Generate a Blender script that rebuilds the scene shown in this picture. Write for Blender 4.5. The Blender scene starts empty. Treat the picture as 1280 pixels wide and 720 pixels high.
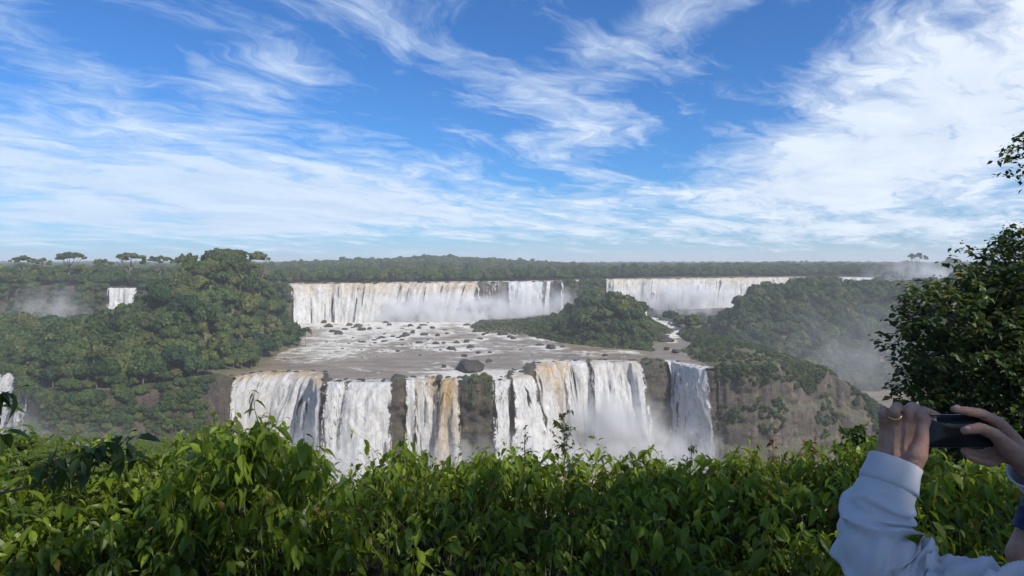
import bpy, math, random
import numpy as np
from mathutils import Vector, Matrix
rng = np.random.default_rng(7)
random.seed(7)
C = bpy.context.scene.collection
CZ = 105.0            # height of the lens above the river in the gorge
F = 834.0
R = math.radians

# ------------------------------------------------------------------ noise
def _h(ix, iy, iz, seed):
    n = (ix.astype(np.int64)*374761393 + iy.astype(np.int64)*668265263 + iz.astype(np.int64)*2147483647 + seed*974634777) & 0xffffffff
    n = (n ^ (n >> 13)) * 1274126177 & 0xffffffff
    n = (n ^ (n >> 16)) * 2246822519 & 0xffffffff
    n = n ^ (n >> 15)
    return (n & 0xffffff) / float(0xffffff)
def noise3(x, y, z=0.0, seed=0):
    x = np.asarray(x, float); y = np.asarray(y, float)+0*x; z = np.asarray(z, float)+0*x
    ix, iy, iz = np.floor(x), np.floor(y), np.floor(z)
    fx, fy, fz = x-ix, y-iy, z-iz
    fx, fy, fz = [t*t*(3-2*t) for t in (fx, fy, fz)]
    def L(a, b, t): return a+(b-a)*t
    c = lambda a, b, d: _h(ix+a, iy+b, iz+d, seed)
    return L(L(L(c(0,0,0), c(1,0,0), fx), L(c(0,1,0), c(1,1,0), fx), fy),
             L(L(c(0,0,1), c(1,0,1), fx), L(c(0,1,1), c(1,1,1), fx), fy), fz)*2-1
def fbm(x, y, z=0.0, seed=0, o=4, g=.5):
    s, a, f, t = 0, 1., 1., 0
    for i in range(o):
        s = s + a*noise3(np.asarray(x)*f, np.asarray(y)*f, np.asarray(z)*f, seed+i*17); t += a; a *= g; f *= 2.03
    return s/t
def sstep(x, a, b):
    t = np.clip((x-a)/(b-a), 0, 1); return t*t*(3-2*t)

# ------------------------------------------------------------------ mesh helpers
def mesh_np(name, V, faces, mats=None, smooth=True, attrs=None, midx=None):
    """V (n,3); faces: list of int arrays (m,k)."""
    me = bpy.data.meshes.new(name)
    V = np.ascontiguousarray(V, dtype=np.float32)
    faces = [np.asarray(f, dtype=np.int32) for f in faces if len(f)]
    me.vertices.add(len(V)); me.vertices.foreach_set('co', V.ravel())
    loops = np.concatenate([f.ravel() for f in faces]); tot = np.concatenate([np.full(len(f), f.shape[1], np.int32) for f in faces])
    st = np.concatenate([[0], np.cumsum(tot)[:-1]]).astype(np.int32)
    me.loops.add(len(loops)); me.loops.foreach_set('vertex_index', loops.astype(np.int32))
    me.polygons.add(len(tot)); me.polygons.foreach_set('loop_start', st)
    if midx is not None: me.polygons.foreach_set('material_index', np.asarray(midx, np.int32))
    me.update(calc_edges=True)
    me.polygons.foreach_set('use_smooth', np.full(len(tot), smooth))
    for k, a in (attrs or {}).items():
        a = np.asarray(a, np.float32)
        at = me.attributes.new(k, 'FLOAT', 'POINT'); at.data.foreach_set('value', a)
    for m in (mats if isinstance(mats, (list, tuple)) else [mats]):
        if m: me.materials.append(m)
    me.validate()
    return me
def link(name, data, parent=None, loc=None, **props):
    o = bpy.data.objects.new(name, data); C.objects.link(o)
    if parent is not None: o.parent = parent
    if loc is not None: o.location = loc
    for k, v in props.items(): o[k] = v
    return o
def tag(o, label, cat, group=None):
    o['label'] = label; o['category'] = cat
    if group: o['group'] = group
    return o
def grid_faces(nu, nv, off=0, wrap=False):
    """vertex index = i*nv + j ; i in nu, j in nv"""
    i = np.arange(nu if wrap else nu-1)[:, None]; j = np.arange(nv-1)[None, :]
    i2 = (i+1) % nu
    f = np.stack([i*nv+j, i2*nv+j, i2*nv+j+1, i*nv+j+1], -1).reshape(-1, 4)
    return f+off
class MB:
    """collects pieces into one mesh"""
    def __init__(s): s.V = []; s.F = {}; s.n = 0; s.A = {}
    def add(s, V, F, **attrs):
        V = np.asarray(V, float)
        for f in F:
            f = np.asarray(f)
            s.F.setdefault(f.shape[1], []).append(f+s.n)
        s.V.append(V); s.n += len(V)
        for k, a in attrs.items(): s.A.setdefault(k, []).append(np.broadcast_to(np.asarray(a, float), (len(V),)))
    def inst(s, TV, TF, M, T, **attrs):
        """N copies of template TV with matrices M (N,3,3), offsets T (N,3)"""
        N, n = len(T), len(TV)
        V = np.einsum('nij,vj->nvi', M, TV)+T[:, None, :]
        off = (np.arange(N)*n)[:, None, None]
        at = {k: np.repeat(a, n) for k, a in attrs.items()}
        s.add(V.reshape(-1, 3), [(np.asarray(f)[None]+off).reshape(-1, np.asarray(f).shape[1]) for f in TF], **at)
    def mesh(s, name, mat, smooth=True):
        return mesh_np(name, np.concatenate(s.V), [np.concatenate(f) for f in s.F.values()], mat, smooth, {k: np.concatenate(a) for k, a in s.A.items()})
def tube(pts, rad, n=8, cap=True):
    pts = np.asarray(pts, float); rad = np.broadcast_to(np.asarray(rad, float), (len(pts),))
    T = np.gradient(pts, axis=0); T /= np.linalg.norm(T, axis=1)[:, None]+1e-9
    up = np.array([0, 0, 1.]) if abs(T[0, 2]) < .9 else np.array([1., 0, 0])
    V = []
    A = np.cross(T[0], up); A /= np.linalg.norm(A)
    for p, t, r in zip(pts, T, rad):
        A = A-t*np.dot(A, t); A /= np.linalg.norm(A)+1e-9; B = np.cross(t, A)
        th = np.arange(n)*2*math.pi/n
        V.append(p+r*(np.cos(th)[:, None]*A+np.sin(th)[:, None]*B))
    V = np.concatenate(V); m = len(pts)
    i = np.arange(m-1)[:, None]; j = np.arange(n)[None]
    Fq = np.stack([i*n+j, i*n+(j+1) % n, (i+1)*n+(j+1) % n, (i+1)*n+j], -1).reshape(-1, 4)
    Fs = [Fq]
    if cap:
        V = np.concatenate([V, pts[:1], pts[-1:]]); a = len(V)-2; j = np.arange(n)
        Fs.append(np.stack([np.full(n, a), (j+1) % n, j], -1)); Fs.append(np.stack([np.full(n, a+1), (m-1)*n+j, (m-1)*n+(j+1) % n], -1))
    return V, Fs
def ico(sub=2):
    import bmesh
    bm = bmesh.new(); bmesh.ops.create_icosphere(bm, subdivisions=sub, radius=1)
    V = np.array([v.co[:] for v in bm.verts]); Fc = np.array([[v.index for v in f.verts] for f in bm.faces]); bm.free()
    return V, Fc
ICO1, ICO2, ICO3, ICO4 = ico(1), ico(2), ico(3), ico(4)
def rot_rand(N, g=rng):
    q = g.normal(size=(N, 4)); q /= np.linalg.norm(q, axis=1)[:, None]
    w, x, y, z = q.T
    return np.stack([np.stack([1-2*(y*y+z*z), 2*(x*y-z*w), 2*(x*z+y*w)], -1), np.stack([2*(x*y+z*w), 1-2*(x*x+z*z), 2*(y*z-x*w)], -1), np.stack([2*(x*z-y*w), 2*(y*z+x*w), 1-2*(x*x+y*y)], -1)], 1)
def frame_from(n, spin):
    """rotation matrices whose local z is n, spun about it"""
    n = n/(np.linalg.norm(n, axis=1)[:, None]+1e-9)
    a = np.where(np.abs(n[:, 2:3]) < .95, np.array([[0, 0, 1.]]), np.array([[1., 0, 0]]))
    u = np.cross(a, n); u /= np.linalg.norm(u, axis=1)[:, None]; v = np.cross(n, u)
    c, s_ = np.cos(spin)[:, None], np.sin(spin)[:, None]
    x = u*c+v*s_; y = -u*s_+v*c
    return np.stack([x, y, n], -1)

# ------------------------------------------------------------------ material helpers
class NT:
    def __init__(s, mat_or_world):
        s.t = mat_or_world.node_tree; s.t.nodes.clear()
    def n(s, typ, **kw):
        nd = s.t.nodes.new(typ)
        ins = kw.pop('ins', {})
        for k, v in kw.items(): setattr(nd, k, v)
        for k, v in ins.items(): s.set(nd.inputs[k], v)
        return nd
    def set(s, inp, v):
        if isinstance(v, bpy.types.NodeSocket): s.t.links.new(v, inp)
        else:
            try: inp.default_value = v
            except Exception: inp.default_value = (v, v, v) if not hasattr(v, '__len__') else tuple(v)+(1,)
    def math(s, op, a, b=0.0, c=None, clamp=False):
        nd = s.n('ShaderNodeMath', operation=op, use_clamp=clamp); s.set(nd.inputs[0], a); s.set(nd.inputs[1], b)
        if c is not None: s.set(nd.inputs[2], c)
        return nd.outputs[0]
    def vmath(s, op, a, b=None, scale=None):
        nd = s.n('ShaderNodeVectorMath', operation=op); s.set(nd.inputs[0], a)
        if b is not None: s.set(nd.inputs[1], b)
        if scale is not None: s.set(nd.inputs['Scale'], scale)
        return nd.outputs['Value'] if op in ('DOT_PRODUCT', 'LENGTH') else nd.outputs[0]
    def mix(s, f, a, b, bt='MIX'):
        nd = s.n('ShaderNodeMix', data_type='RGBA', blend_type=bt, clamp_factor=True)
        s.set(nd.inputs[0], f); s.set(nd.inputs[6], a if not isinstance(a, tuple) or len(a) == 4 else a+(1,)); s.set(nd.inputs[7], b if not isinstance(b, tuple) or len(b) == 4 else b+(1,))
        return nd.outputs[2]
    def ramp(s, f, stops, interp='LINEAR'):
        nd = s.n('ShaderNodeValToRGB'); cr = nd.color_ramp; cr.interpolation = interp
        while len(cr.elements) < len(stops): cr.elements.new(.5)
        for e, (p, c) in zip(cr.elements, stops):
            e.position = p; e.color = (c, c, c, 1) if not hasattr(c, '__len__') else tuple(c)+(1,)
        s.set(nd.inputs[0], f); return nd.outputs[0]
    def noise(s, vec, scale=1., detail=4., rough=.5, dist=0., typ='FBM'):
        nd = s.n('ShaderNodeTexNoise', ins={'Vector': vec, 'Scale': scale, 'Detail': detail, 'Roughness': rough, 'Distortion': dist})
        return nd.outputs[0]
    def mapr(s, v, a, b, c=0., d=1.):
        nd = s.n('ShaderNodeMapRange', ins={0: v, 1: a, 2: b, 3: c, 4: d}); nd.clamp = True; return nd.outputs[0]
    def scale(s, vec, sc):
        return s.vmath('MULTIPLY', vec, sc)
    def attr(s, name): return s.n('ShaderNodeAttribute', attribute_name=name).outputs['Fac']
    def bump(s, h, strength=.5, dist=.1):
        return s.n('ShaderNodeBump', ins={'Strength': strength, 'Distance': dist, 'Height': h}).outputs[0]
    def pos(s): return s.n('ShaderNodeNewGeometry').outputs['Position']
    def obj(s): return s.n('ShaderNodeTexCoord').outputs['Object']
    def out(s, sh, vol=None):
        o = s.n('ShaderNodeOutputMaterial')
        if sh is not None: s.t.links.new(sh, o.inputs[0])
        if vol is not None: s.t.links.new(vol, o.inputs[1])
def newmat(name):
    m = bpy.data.materials.new(name); m.use_nodes = True
    return m, NT(m)
def simple(name, col, rough=.6, bump=0., bscale=50., metallic=0., var=0.15, spec=.5):
    m, t = newmat(name); o = t.obj()
    f = t.noise(o, bscale, 4)
    c = t.mix(f, tuple(max(0, v*(1-var)) for v in col), tuple(min(1, v*(1+var)) for v in col))
    b = t.n('ShaderNodeBsdfPrincipled', ins={'Base Color': c, 'Roughness': rough, 'Metallic': metallic, 'Specular IOR Level': spec})
    if bump: t.set(b.inputs['Normal'], t.bump(f, bump, .01))
    t.out(b.outputs[0]); return m
def leaf_mat(name, dark, light, trans=.35, rough=.45, ctrans=None, obj_var=True, spec=.5):
    m, t = newmat(name)
    v = t.attr('var')
    if obj_var:
        rnd = t.n('ShaderNodeObjectInfo').outputs['Random']
        v = t.math('ADD', t.math('MULTIPLY', v, .45), t.math('MULTIPLY', rnd, .6), clamp=True)
        c = t.mix(v, dark, light)
        r2 = t.math('FRACT', t.math('MULTIPLY', rnd, 17.31))
        c = t.mix(t.mapr(r2, .72, 1., 0, .55), c, (light[0]*1.5, light[1]*1.25, light[2]*.9, 1)); c = t.mix(t.mapr(r2, .25, .0, 0, .6), c, (dark[0]*.9, dark[1]*1.3, dark[2]*2.2, 1))
    else:
        c = t.mix(t.mapr(v, 0, .94), dark, light); c = t.mix(t.mapr(v, .96, .99), c, (.22,.15,.03,1))
    b = t.n('ShaderNodeBsdfPrincipled', ins={'Base Color': c, 'Roughness': rough, 'Specular IOR Level': spec})
    tr = t.n('ShaderNodeBsdfTranslucent', ins={'Color': t.mix(.5, c, ctrans or light)})
    mx = t.n('ShaderNodeMixShader', ins={0: trans}); t.t.links.new(b.outputs[0], mx.inputs[1]); t.t.links.new(tr.outputs[0], mx.inputs[2])
    t.out(mx.outputs[0]); return m
EXPO = 0.5
SKY_TINT = (.35, .72, 1.17, 1)
SKYB = [(60,70,190,28,.42,-35),(280,110,140,42,.7,10),(360,60,80,40,.25),(620,90,190,26,.6,-18),(760,70,120,30,.5,18),(880,15,110,22,.45,8),
        (720,170,90,20,.75),(590,150,60,25,.35),(120,215,230,42,.8,-8),(0,240,120,40,.45),(440,235,220,40,.85,-6),(640,278,420,28,.6),(160,290,260,30,.5),
        (1200,80,170,105,.68,20),(1060,175,170,48,.7,10),(1230,205,200,50,.6),(1000,235,130,26,.6,6),(1100,290,260,28,.5),(950,70,60,60,-.3),(840,190,60,70,-.35),(480,110,80,50,-.3),(560,40,200,20,-.15),(180,40,80,30,-.2)]
HAZE = .00023
# ------------------------------------------------------------------ plan of the place
def catmull(P, step):
    P = np.asarray(P, float); Q = np.vstack([2*P[0]-P[1], P, 2*P[-1]-P[-2]]); out = []
    for i in range(len(P)-1):
        a, b, c, d = Q[i:i+4]; n = max(1, int(round(np.linalg.norm(c-b)/step)))
        t = (np.arange(n)/n)[:, None]
        out.append(.5*((2*b)+(-a+c)*t+(2*a-5*b+4*c-d)*t**2+(-a+3*b-3*c+d)*t**3))
    out.append(P[-1:]); return np.vstack(out)
def sdist(x, y, poly):
    """signed distance, positive inside"""
    poly = np.asarray(poly, float); x = np.asarray(x, float); y = np.asarray(y, float)
    d = np.full(x.shape, 1e9); ins = np.zeros(x.shape, bool)
    for (ax, ay), (bx, by) in zip(poly, np.roll(poly, -1, 0)):
        ex, ey = bx-ax, by-ay; l = ex*ex+ey*ey+1e-12
        t = np.clip(((x-ax)*ex+(y-ay)*ey)/l, 0, 1)
        d = np.minimum(d, (x-ax-t*ex)**2+(y-ay-t*ey)**2)
        c = ((ay > y) != (by > y)) & (x < (bx-ax)*(y-ay)/(by-ay+1e-12)+ax)
        ins ^= c
    return np.where(ins, 1, -1)*np.sqrt(d)
EDGE = [(-760,470),(-460,392),(-330,352),(-285,343),(-258,338),(-240,328),(-220,300),(-190,268),(-172,260),(-148,284),(-136,306),(-128,325),(-113,332),(-98,328),(-90,311),(-72,305),(-57,306),(-50,310),(-42,314),(-30,311),(-15,308),(-6,309),(2,316),(7,326),(12,346),(21,362),(40,368),(64,367),(74,363),(82,365),(87,370),(93,357),(100,345),(108,342),(126,339),(142,345),(152,354),(174,364),(196,371),(222,380),(238,394),(236,414),(206,434),(172,450),(152,476),(148,512),(152,530)]
EDGE_S = catmull(EDGE, 1.2)
_s = np.arange(len(EDGE_S))*1.2
EDGE_S = EDGE_S+np.stack([fbm(_s/7, 0*_s, seed=91, o=3)*1.6, fbm(_s/7, 0*_s+9, seed=92, o=3)*2.6], -1)
LOW = np.vstack([EDGE_S[::4], [(140,600),(120,900),(-760,900)]])
UPEDGE = [(-1300,640),(-900,560),(-560,498),(-430,500),(-345,520),(-290,522),(-262,556),(-222,588),(-198,597),(-155,617),(-95,632),(-40,642),(-31,660),(-5,672),(20,677),(40,679),(54,672),(66,690),(88,720),(104,752),(150,774),(200,795),(290,832),(380,868),(450,852),(520,860),(700,900),(1300,960)]
UPEDGE_S = catmull(UPEDGE, 2.0)
_s = np.arange(len(UPEDGE_S))*2.0
UPEDGE_S = UPEDGE_S+np.stack([fbm(_s/14, 0*_s, seed=93, o=3)*3.5, fbm(_s/12, 0*_s+9, seed=94, o=4)*7.0], -1)
UP = np.vstack([catmull(UPEDGE, 15), [(1300,14000),(9000,14000),(20000,14000),(20000,15000),(-20000,15000),(-20000,640)]])
UP = np.vstack([catmull(UPEDGE, 15), [(9000,1500),(16000,14500),(-16000,14500),(-9000,1200)]])
RIVER = [(-133,300),(-127,328),(-112,337),(-100,334),(-80,300),(0,300),(5,340),(85,350),(84,405),(80,416),(57,430),(34,452),(8,505),(-26,524),(-36,560),(-34,600),(-20,640),(20,655),(50,652),(54,690),(-60,690),(-250,640),(-198,560),(-165,520),(-142,450),(-137,376),(-131,335)]
POOL = [(84,372),(86,400),(90,436),(98,462),(112,470),(124,456),(116,432),(104,410),(101,380),(104,350),(100,335),(80,350)]
CASC = [(98,455),(107,470),(116,505),(130,540),(124,575),(112,615),(121,655),(116,700),(126,750),(160,776),(166,764),(134,745),(124,700),(129,655),(121,615),(132,578),(138,542),(124,502),(122,450)]
RH = catmull([(146,500),(165,522),(215,528),(298,543),(450,562),(800,610),(1500,720)], 30)
RHILL = np.vstack([RH, [(1500,980),(700,880),(380,852),(200,780),(138,700),(134,600),(136,545)]])
def sdR(x, y): return sdist(x, y, RHILL)

def T_low(x, y):
    ch = np.maximum(np.maximum(sdist(x, y, RIVER), sdist(x, y, POOL)), sdist(x, y, CASC)-0)
    n = fbm(x/18, y/18, seed=3); n2 = fbm(x/5, y/5, seed=4, o=3)
    z = 50+np.clip(-ch/6, -1, 1)*1.6+np.where(ch < 0, 1, 0)*(np.minimum(-ch, 8)/8*(1.2*n+.8*n2))
    edge = sdist(x, y, LOW)
    k = sstep(-ch, 0, 40)*sstep(edge, 0, 42)
    hill = 49*np.exp(-((x+172)/np.where(x < -172, 32, 60))**2*.5-((y-425)/62)**2*.5)+5*np.exp(-((x+300)/110)**2*.5-((y-410)/55)**2*.5)
    z = z+hill*k*(1+.12*n)*(x < -100)
    k2 = sstep(-ch, 0, 22)
    z = z+k2*(13*(1+.5*n2)*np.exp(-((x-76)/24)**2*.5-((y-488)/34)**2*.5)+3.5*np.exp(-((x-15)/26)**2*.5-((y-535)/20)**2*.5)+13*np.exp(-((x-84)/26)**2*.5-((y-610)/75)**2*.5)+11*np.exp(-((x-135)/36)**2*.5-((y-742)/26)**2*.5))
    # promontory: low scrubby swell that slopes down to its tip
    z = z+3.5*sstep(x, 104, 122)*sstep(-ch, 0, 16)*sstep(edge, 0, 20)*(x < 230)*(y < 520)
    z = np.where((x > 140) & (y < 500), np.minimum(z, 1.5*n+np.interp(x, [140, 172, 190, 215, 238], [53, 46.5, 34, 18, 6])), z)
    return z
def T_up(x, y):
    n = fbm(x/260, y/260, seed=9, o=3)
    far = np.clip((y-700)/2600, 0, 1)
    z = 85+1.5*n+far*8+far*6*fbm(x/1100, y/1100, seed=12, o=3)
    z = z+19*np.exp(-((x+190)/170)**2*.5-((y-1500)/260)**2*.5)+4*fbm(x/90, y/160, seed=14, o=3)*sstep(y, 900, 1300)     # long low rise behind the far falls
    z = z+6*np.exp(-((x+420)/90)**2*.5-((y-590)/50)**2*.5)
    return z
UPRIV = np.array([(-205,580),(-40,625),(60,655),(100,735),(380,850),(470,835),(480,905),(380,915),(200,845),(100,800),(50,735),(-40,700),(-205,650)])
def TERR(x, y):
    sl, su, sr = sdist(x, y, LOW), sdist(x, y, UP), sdR(x, y)
    tl, tu = T_low(x, y), T_up(x, y)
    ur = sdist(x, y, UPRIV)
    tu = np.where(ur > 0, 84.2, tu+np.clip(-ur/5, 0, 1)*0)
    near = 103.0-np.clip(y-5.2, 0, 55)*.43-np.clip(y-60, 0, 300)*1.6+1.2*fbm(x/12, y/12, seed=2)*sstep(y, 8, 30)
    near = np.where(y < 5.2, 103.0, near)
    z = np.maximum(-5, np.where(y < 160, near, -5))
    z = np.maximum(z, -5+(tl+5)*sstep(sl, 2.0, 5.0))
    rh = -5+5*sstep(sr, 0, 8)+(np.where(x < 240, 62, 74)*0+62+12*sstep(x, 150, 300))*sstep(sr, 2, 125)*(1+.10*fbm(x/60, y/60, seed=31))
    rh = rh*np.where(y > 740, 1-.3*sstep(y, 740, 800), 1)
    z = np.maximum(z, np.where(sr > 0, rh, -99))
    z = np.maximum(z, np.where(su > 0, -5+(tu+5)*sstep(su, 2.5, 7.0), -99))
    return z
def axis(dense_a, dense_b, step, far_a, far_b):
    c = list(np.arange(dense_a, dense_b+.1, step)); s = step; v = dense_b
    while v < far_b: s *= 1.13; v += s; c.append(v)
    s = step; v = dense_a; pre = []
    while v > far_a: s *= 1.13; v -= s; pre.append(v)
    return np.array(pre[::-1]+c)
gx = axis(-480, 520, 4, -15000, 15000); gy = np.unique(np.r_[axis(-8, 900, 4, -300, 14000), 2, 5.2, 6, 10])
GX, GY = np.meshgrid(gx, gy, indexing='ij')
GZ = TERR(GX, GY)

# ---- materials of the land
def mat_ground():
    m, t = newmat('ground_scrub'); p = t.pos()
    n1 = t.noise(p, .09, 5, .6); n2 = t.noise(p, .8, 4, .6)
    c = t.mix(t.mapr(n1, .35, .62), (.075,.095,.03,1), (.15,.115,.07,1))
    c = t.mix(t.mapr(n2, .45, .7), c, (.045,.06,.02,1))
    nz = t.n('ShaderNodeSeparateXYZ', ins={0: t.n('ShaderNodeNewGeometry').outputs['Normal']}).outputs[2]
    c = t.mix(t.mapr(nz, .55, .3), c, (.13,.10,.06,1))
    yy = t.n('ShaderNodeSeparateXYZ', ins={0: p}).outputs[1]
    c = t.mix(t.mapr(yy, 150, 120), c, t.mix(n2, (.012,.010,.006,1), (.04,.03,.018,1)))      # leaf litter and dark soil of the near bank
    b = t.n('ShaderNodeBsdfPrincipled', ins={'Base Color': c, 'Roughness': .95, 'Normal': t.bump(n2, .8, 1.)})
    t.out(b.outputs[0]); return m
def mat_rock(name='basalt', dark=(.03,.027,.025), mid=(.125,.098,.072), light=(.25,.185,.12), moss=.5, wet=.7, sc=1.):
    m, t = newmat(name); p = t.scale(t.pos(), (sc, sc, sc))
    st = t.noise(t.scale(p, (.5, .5, .07)), 1., 6, .65)
    n1 = t.noise(p, .16, 5, .6); n2 = t.noise(p, 1.3, 6, .65); n3 = t.noise(t.scale(p, (.12, .12, .9)), 1., 4, .6)
    c = t.ramp(t.math('ADD', t.math('MULTIPLY', st, .6), t.math('MULTIPLY', n2, .4)), [(.38, dark), (.50, mid), (.62, light)])
    c = t.mix(t.mapr(n1, .4, .62), c, tuple(v*.55 for v in mid)+(1,))
    c = t.mix(t.mapr(n3, .5, .68, 0, .5), c, dark+(1,))
    nz = t.n('ShaderNodeSeparateXYZ', ins={0: t.n('ShaderNodeNewGeometry').outputs['Normal']}).outputs[2]
    mo = t.math('MULTIPLY', t.math('ADD', t.mapr(nz, .2, .7), t.mapr(t.noise(p, .25, 4), .52, .66, 0, .5), clamp=True), moss)
    c = t.mix(mo, c, t.mix(n2, (.05,.075,.02,1), (.12,.13,.04,1)))
    b = t.n('ShaderNodeBsdfPrincipled', ins={'Base Color': c, 'Roughness': wet, 'Normal': t.bump(t.math('ADD', n2, st), .9, 1.1/sc)})
    t.out(b.outputs[0]); return m
M_ground = mat_ground(); M_cliff = mat_rock(); M_wet = mat_rock('wet_basalt', (.018,.016,.015), (.085,.062,.045), (.2,.13,.07), .35, .45)
M_boulder = mat_rock('boulder_rock', (.02,.018,.016), (.065,.05,.04), (.13,.1,.075), .12, .55, sc=1.6)
g = mesh_np('terrain', np.stack([GX, GY, GZ], -1).reshape(-1, 3), [grid_faces(len(gx), len(gy))], M_ground)
link('terrain', g, kind='structure')

# ---- cliffs
def project_px(x, y): return 640+F*x/y
def cliff(name, pts, ztop, zbot, rock, batter=.13, seed=0, rows=44, mat=None, inset=(9, 5, 2.2, .8), colf=None, runs=None):
    P = np.asarray(pts, float); T = np.gradient(P, axis=0); T /= np.linalg.norm(T, axis=1)[:, None]
    N = np.stack([T[:, 1], -T[:, 0]], -1)
    k = np.ones(9)/9                                                  # calm normals
    N = np.stack([np.convolve(np.pad(N[:, i], 4, 'edge'), k, 'valid') for i in (0, 1)], -1)
    s = np.concatenate([[0], np.cumsum(np.linalg.norm(np.diff(P, axis=0), axis=1))])
    prot = rock(P[:, 0], P[:, 1], s)                                   # outward push of buttresses
    V = []
    for a in inset:
        q = P-N*a; z = ztop(q[:, 0], q[:, 1])+.25+.5*prot*.4+.5*np.maximum(0, fbm(s/3, 0*s, seed=seed+9))
        V.append(np.c_[q, z])
    zt = ztop(P[:, 0]-N[:, 0]*.8, P[:, 1]-N[:, 1]*.8)+.25
    for i in range(rows+1):
        t = i/rows; z = zt+(zbot-zt)*t
        pr = np.interp(s+1.9*fbm(s/9, z/7, seed=seed+11, o=3), s, prot)*(.75+.7*fbm(s/3.5, z/5, seed=seed+12, o=3))
        led = np.abs(noise3(s/14, z/7, seed=seed+5))**.7*1.6
        col = fbm(s/2.8, z/22, 0, seed=seed+1, o=3)*1.3*(.4+t)
        big = fbm(s/13, z/17, 0, seed=seed+2, o=3)*3.0*min(1, .25+t*1.5)+np.minimum(prot, 1)*(fbm(s/3, z/4, 0, seed=seed+21, o=3)*1.5+1.0*np.abs(noise3(s/6, z/4.5, 0, seed=seed+22)))
        small = fbm(s/1.6, z/1.7, 0, seed=seed+3, o=3)*.7
        step = 1.8*sstep(t, .36, .42)+1.3*sstep(t, .7, .75)
        o = batter*(zt-z)+min(1, t*6)*(led+col+big+small+step)+pr*min(1, .35+t*2)
        q = P+N*o[:, None]
        V.append(np.c_[q, z+fbm(s/2, z/2, 0, seed=seed+8)*.5*min(1, t*8)])
    n, m = len(V), len(P)
    V = np.stack(V, 1)                      # (m, n, 3)
    i, j = np.arange(m-1)[:, None], np.arange(n-1)[None]
    Fc = np.stack([i*n+j, i*n+j+1, (i+1)*n+j+1, (i+1)*n+j], -1).reshape(-1, 4)
    me = mesh_np(name, V.reshape(-1, 3), [Fc], mat or M_cliff)
    return link(name, me, kind='structure'), (P, N, s, V)
# spans of bare rock along the lower lip, given by bearing (1280-wide picture columns)
ROCKS = [(405,410,2.0),(434,440,.8),(490,507,3.2),(546,552,2.6),(579,614,4.4),(635,640,3.0),(656,669,2.4),(731,740,1.2),(803,830,4.0),(850,853,.8)]
def rock_low(x, y, s):
    px = project_px(x, y); r = np.zeros_like(px)
    for a, b, h in ROCKS:
        r = np.maximum(r, h*sstep(px, a-2.5, a+2.5)*(1-sstep(px, b-2.5, b+2.5)))
    return np.where((y < 420) & (x > -130) & (x < 100), r*.7, 0)
sel = np.where((EDGE_S[:, 0] > -133) & (EDGE_S[:, 0] < 108) & (EDGE_S[:, 1] < 440))[0]
_, CL = cliff('cliff', EDGE_S[:sel[0]+3], T_low, -3, rock_low, batter=.13, seed=20, mat=M_wet)
_, CM = cliff('cliff', EDGE_S[sel[0]:sel[-1]+2], lambda x, y: 48.9+1.7*np.minimum(rock_low(x, y, 0), 1)+1.0*(rock_low(x, y, 0) > 3.1)+np.minimum(rock_low(x, y, 0), 1)*1.6*fbm(x/2.2, y/2.2, seed=45, o=3), -3, rock_low, batter=.1, seed=40, mat=M_wet, rows=64)
_, CR = cliff('cliff', EDGE_S[sel[-1]-1:], T_low, -3, rock_low, batter=.12, seed=60, rows=64)
def t_up_rim(x, y): return np.where(sdist(x, y, UPRIV) > -2, 84.6, T_up(x, y))
_, CU = cliff('cliff', UPEDGE_S, t_up_rim, 46, lambda x, y, s: 0*x, batter=.1, seed=80, rows=22, mat=M_wet)

# ---- water
def mat_river():
    m, t = newmat('muddy_river'); p = t.pos(); fo = t.attr('foam')
    w = t.noise(t.scale(p, (.05, .11, 0)), 1., 3, .5)
    wv = t.vmath('ADD', p, t.scale(t.n('ShaderNodeTexNoise', ins={'Vector': p, 'Scale': .06, 'Detail': 3.}).outputs['Color'], (14, 14, 0)))
    a = t.noise(t.scale(wv, (.12, .17, 0)), 1., 9, .70)
    b2 = t.noise(t.scale(wv, (.7, 1.0, 0)), 1., 8, .75)
    f = t.math('ADD', t.math('MULTIPLY', a, .65), t.math('MULTIPLY', b2, .35))
    th = t.mapr(fo, 0, 1, .66, .40)
    mask = t.math('MULTIPLY', t.mapr(t.math('SUBTRACT', f, th), -.03, .09), 1.)
    base = t.mix(t.mapr(t.math('ADD', t.math('MULTIPLY', w, .4), t.math('MULTIPLY', b2, .6)), .38, .62), (.15,.11,.07,1), (.36,.285,.19,1))
    c = t.mix(mask, base, (.74,.70,.62,1))
    b = t.n('ShaderNodeBsdfPrincipled', ins={'Base Color': c, 'Roughness': t.mapr(mask, 0, 1, .30, .85), 'IOR': 1.33, 'Specular IOR Level': .4,
            'Normal': t.bump(t.math('ADD', t.noise(wv, .55, 8, .72), t.math('MULTIPLY', mask, .3)), .9, 1.6)})
    t.out(b.outputs[0]); return m
M_river = mat_river()
xs = np.arange(-230, 176, 1.6); ys = np.arange(296, 720, 1.6)
WX, WY = np.meshgrid(xs, ys, indexing='ij')
wl, wu = sdist(WX, WY, LOW), sdist(WX, WY, UP)
pxw = project_px(WX, WY)
foam = .14+.42*fbm(WX/26, WY/14, seed=53, o=3)+.75*sstep(WY, 520, 590)+.45*np.exp(-((WX+120)/30)**2)*sstep(WY, 320, 400)
foam = foam+.45*np.exp(-((WY-500)/60)**2*.5)*np.exp(-((WX+60)/60)**2*.5)+.35*np.exp(-((WY-415)/26)**2*.5)*np.exp(-((WX+5)/40)**2*.5)
foam = foam+1.0*np.exp(-((WX+12)/27)**2)*sstep(-WY, -352, -330)+.8*np.exp(-((WX-14)/13)**2-((WY-366)/12)**2)+.5*np.exp(-((wl)/4)**2)*(WX > -125)
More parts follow.
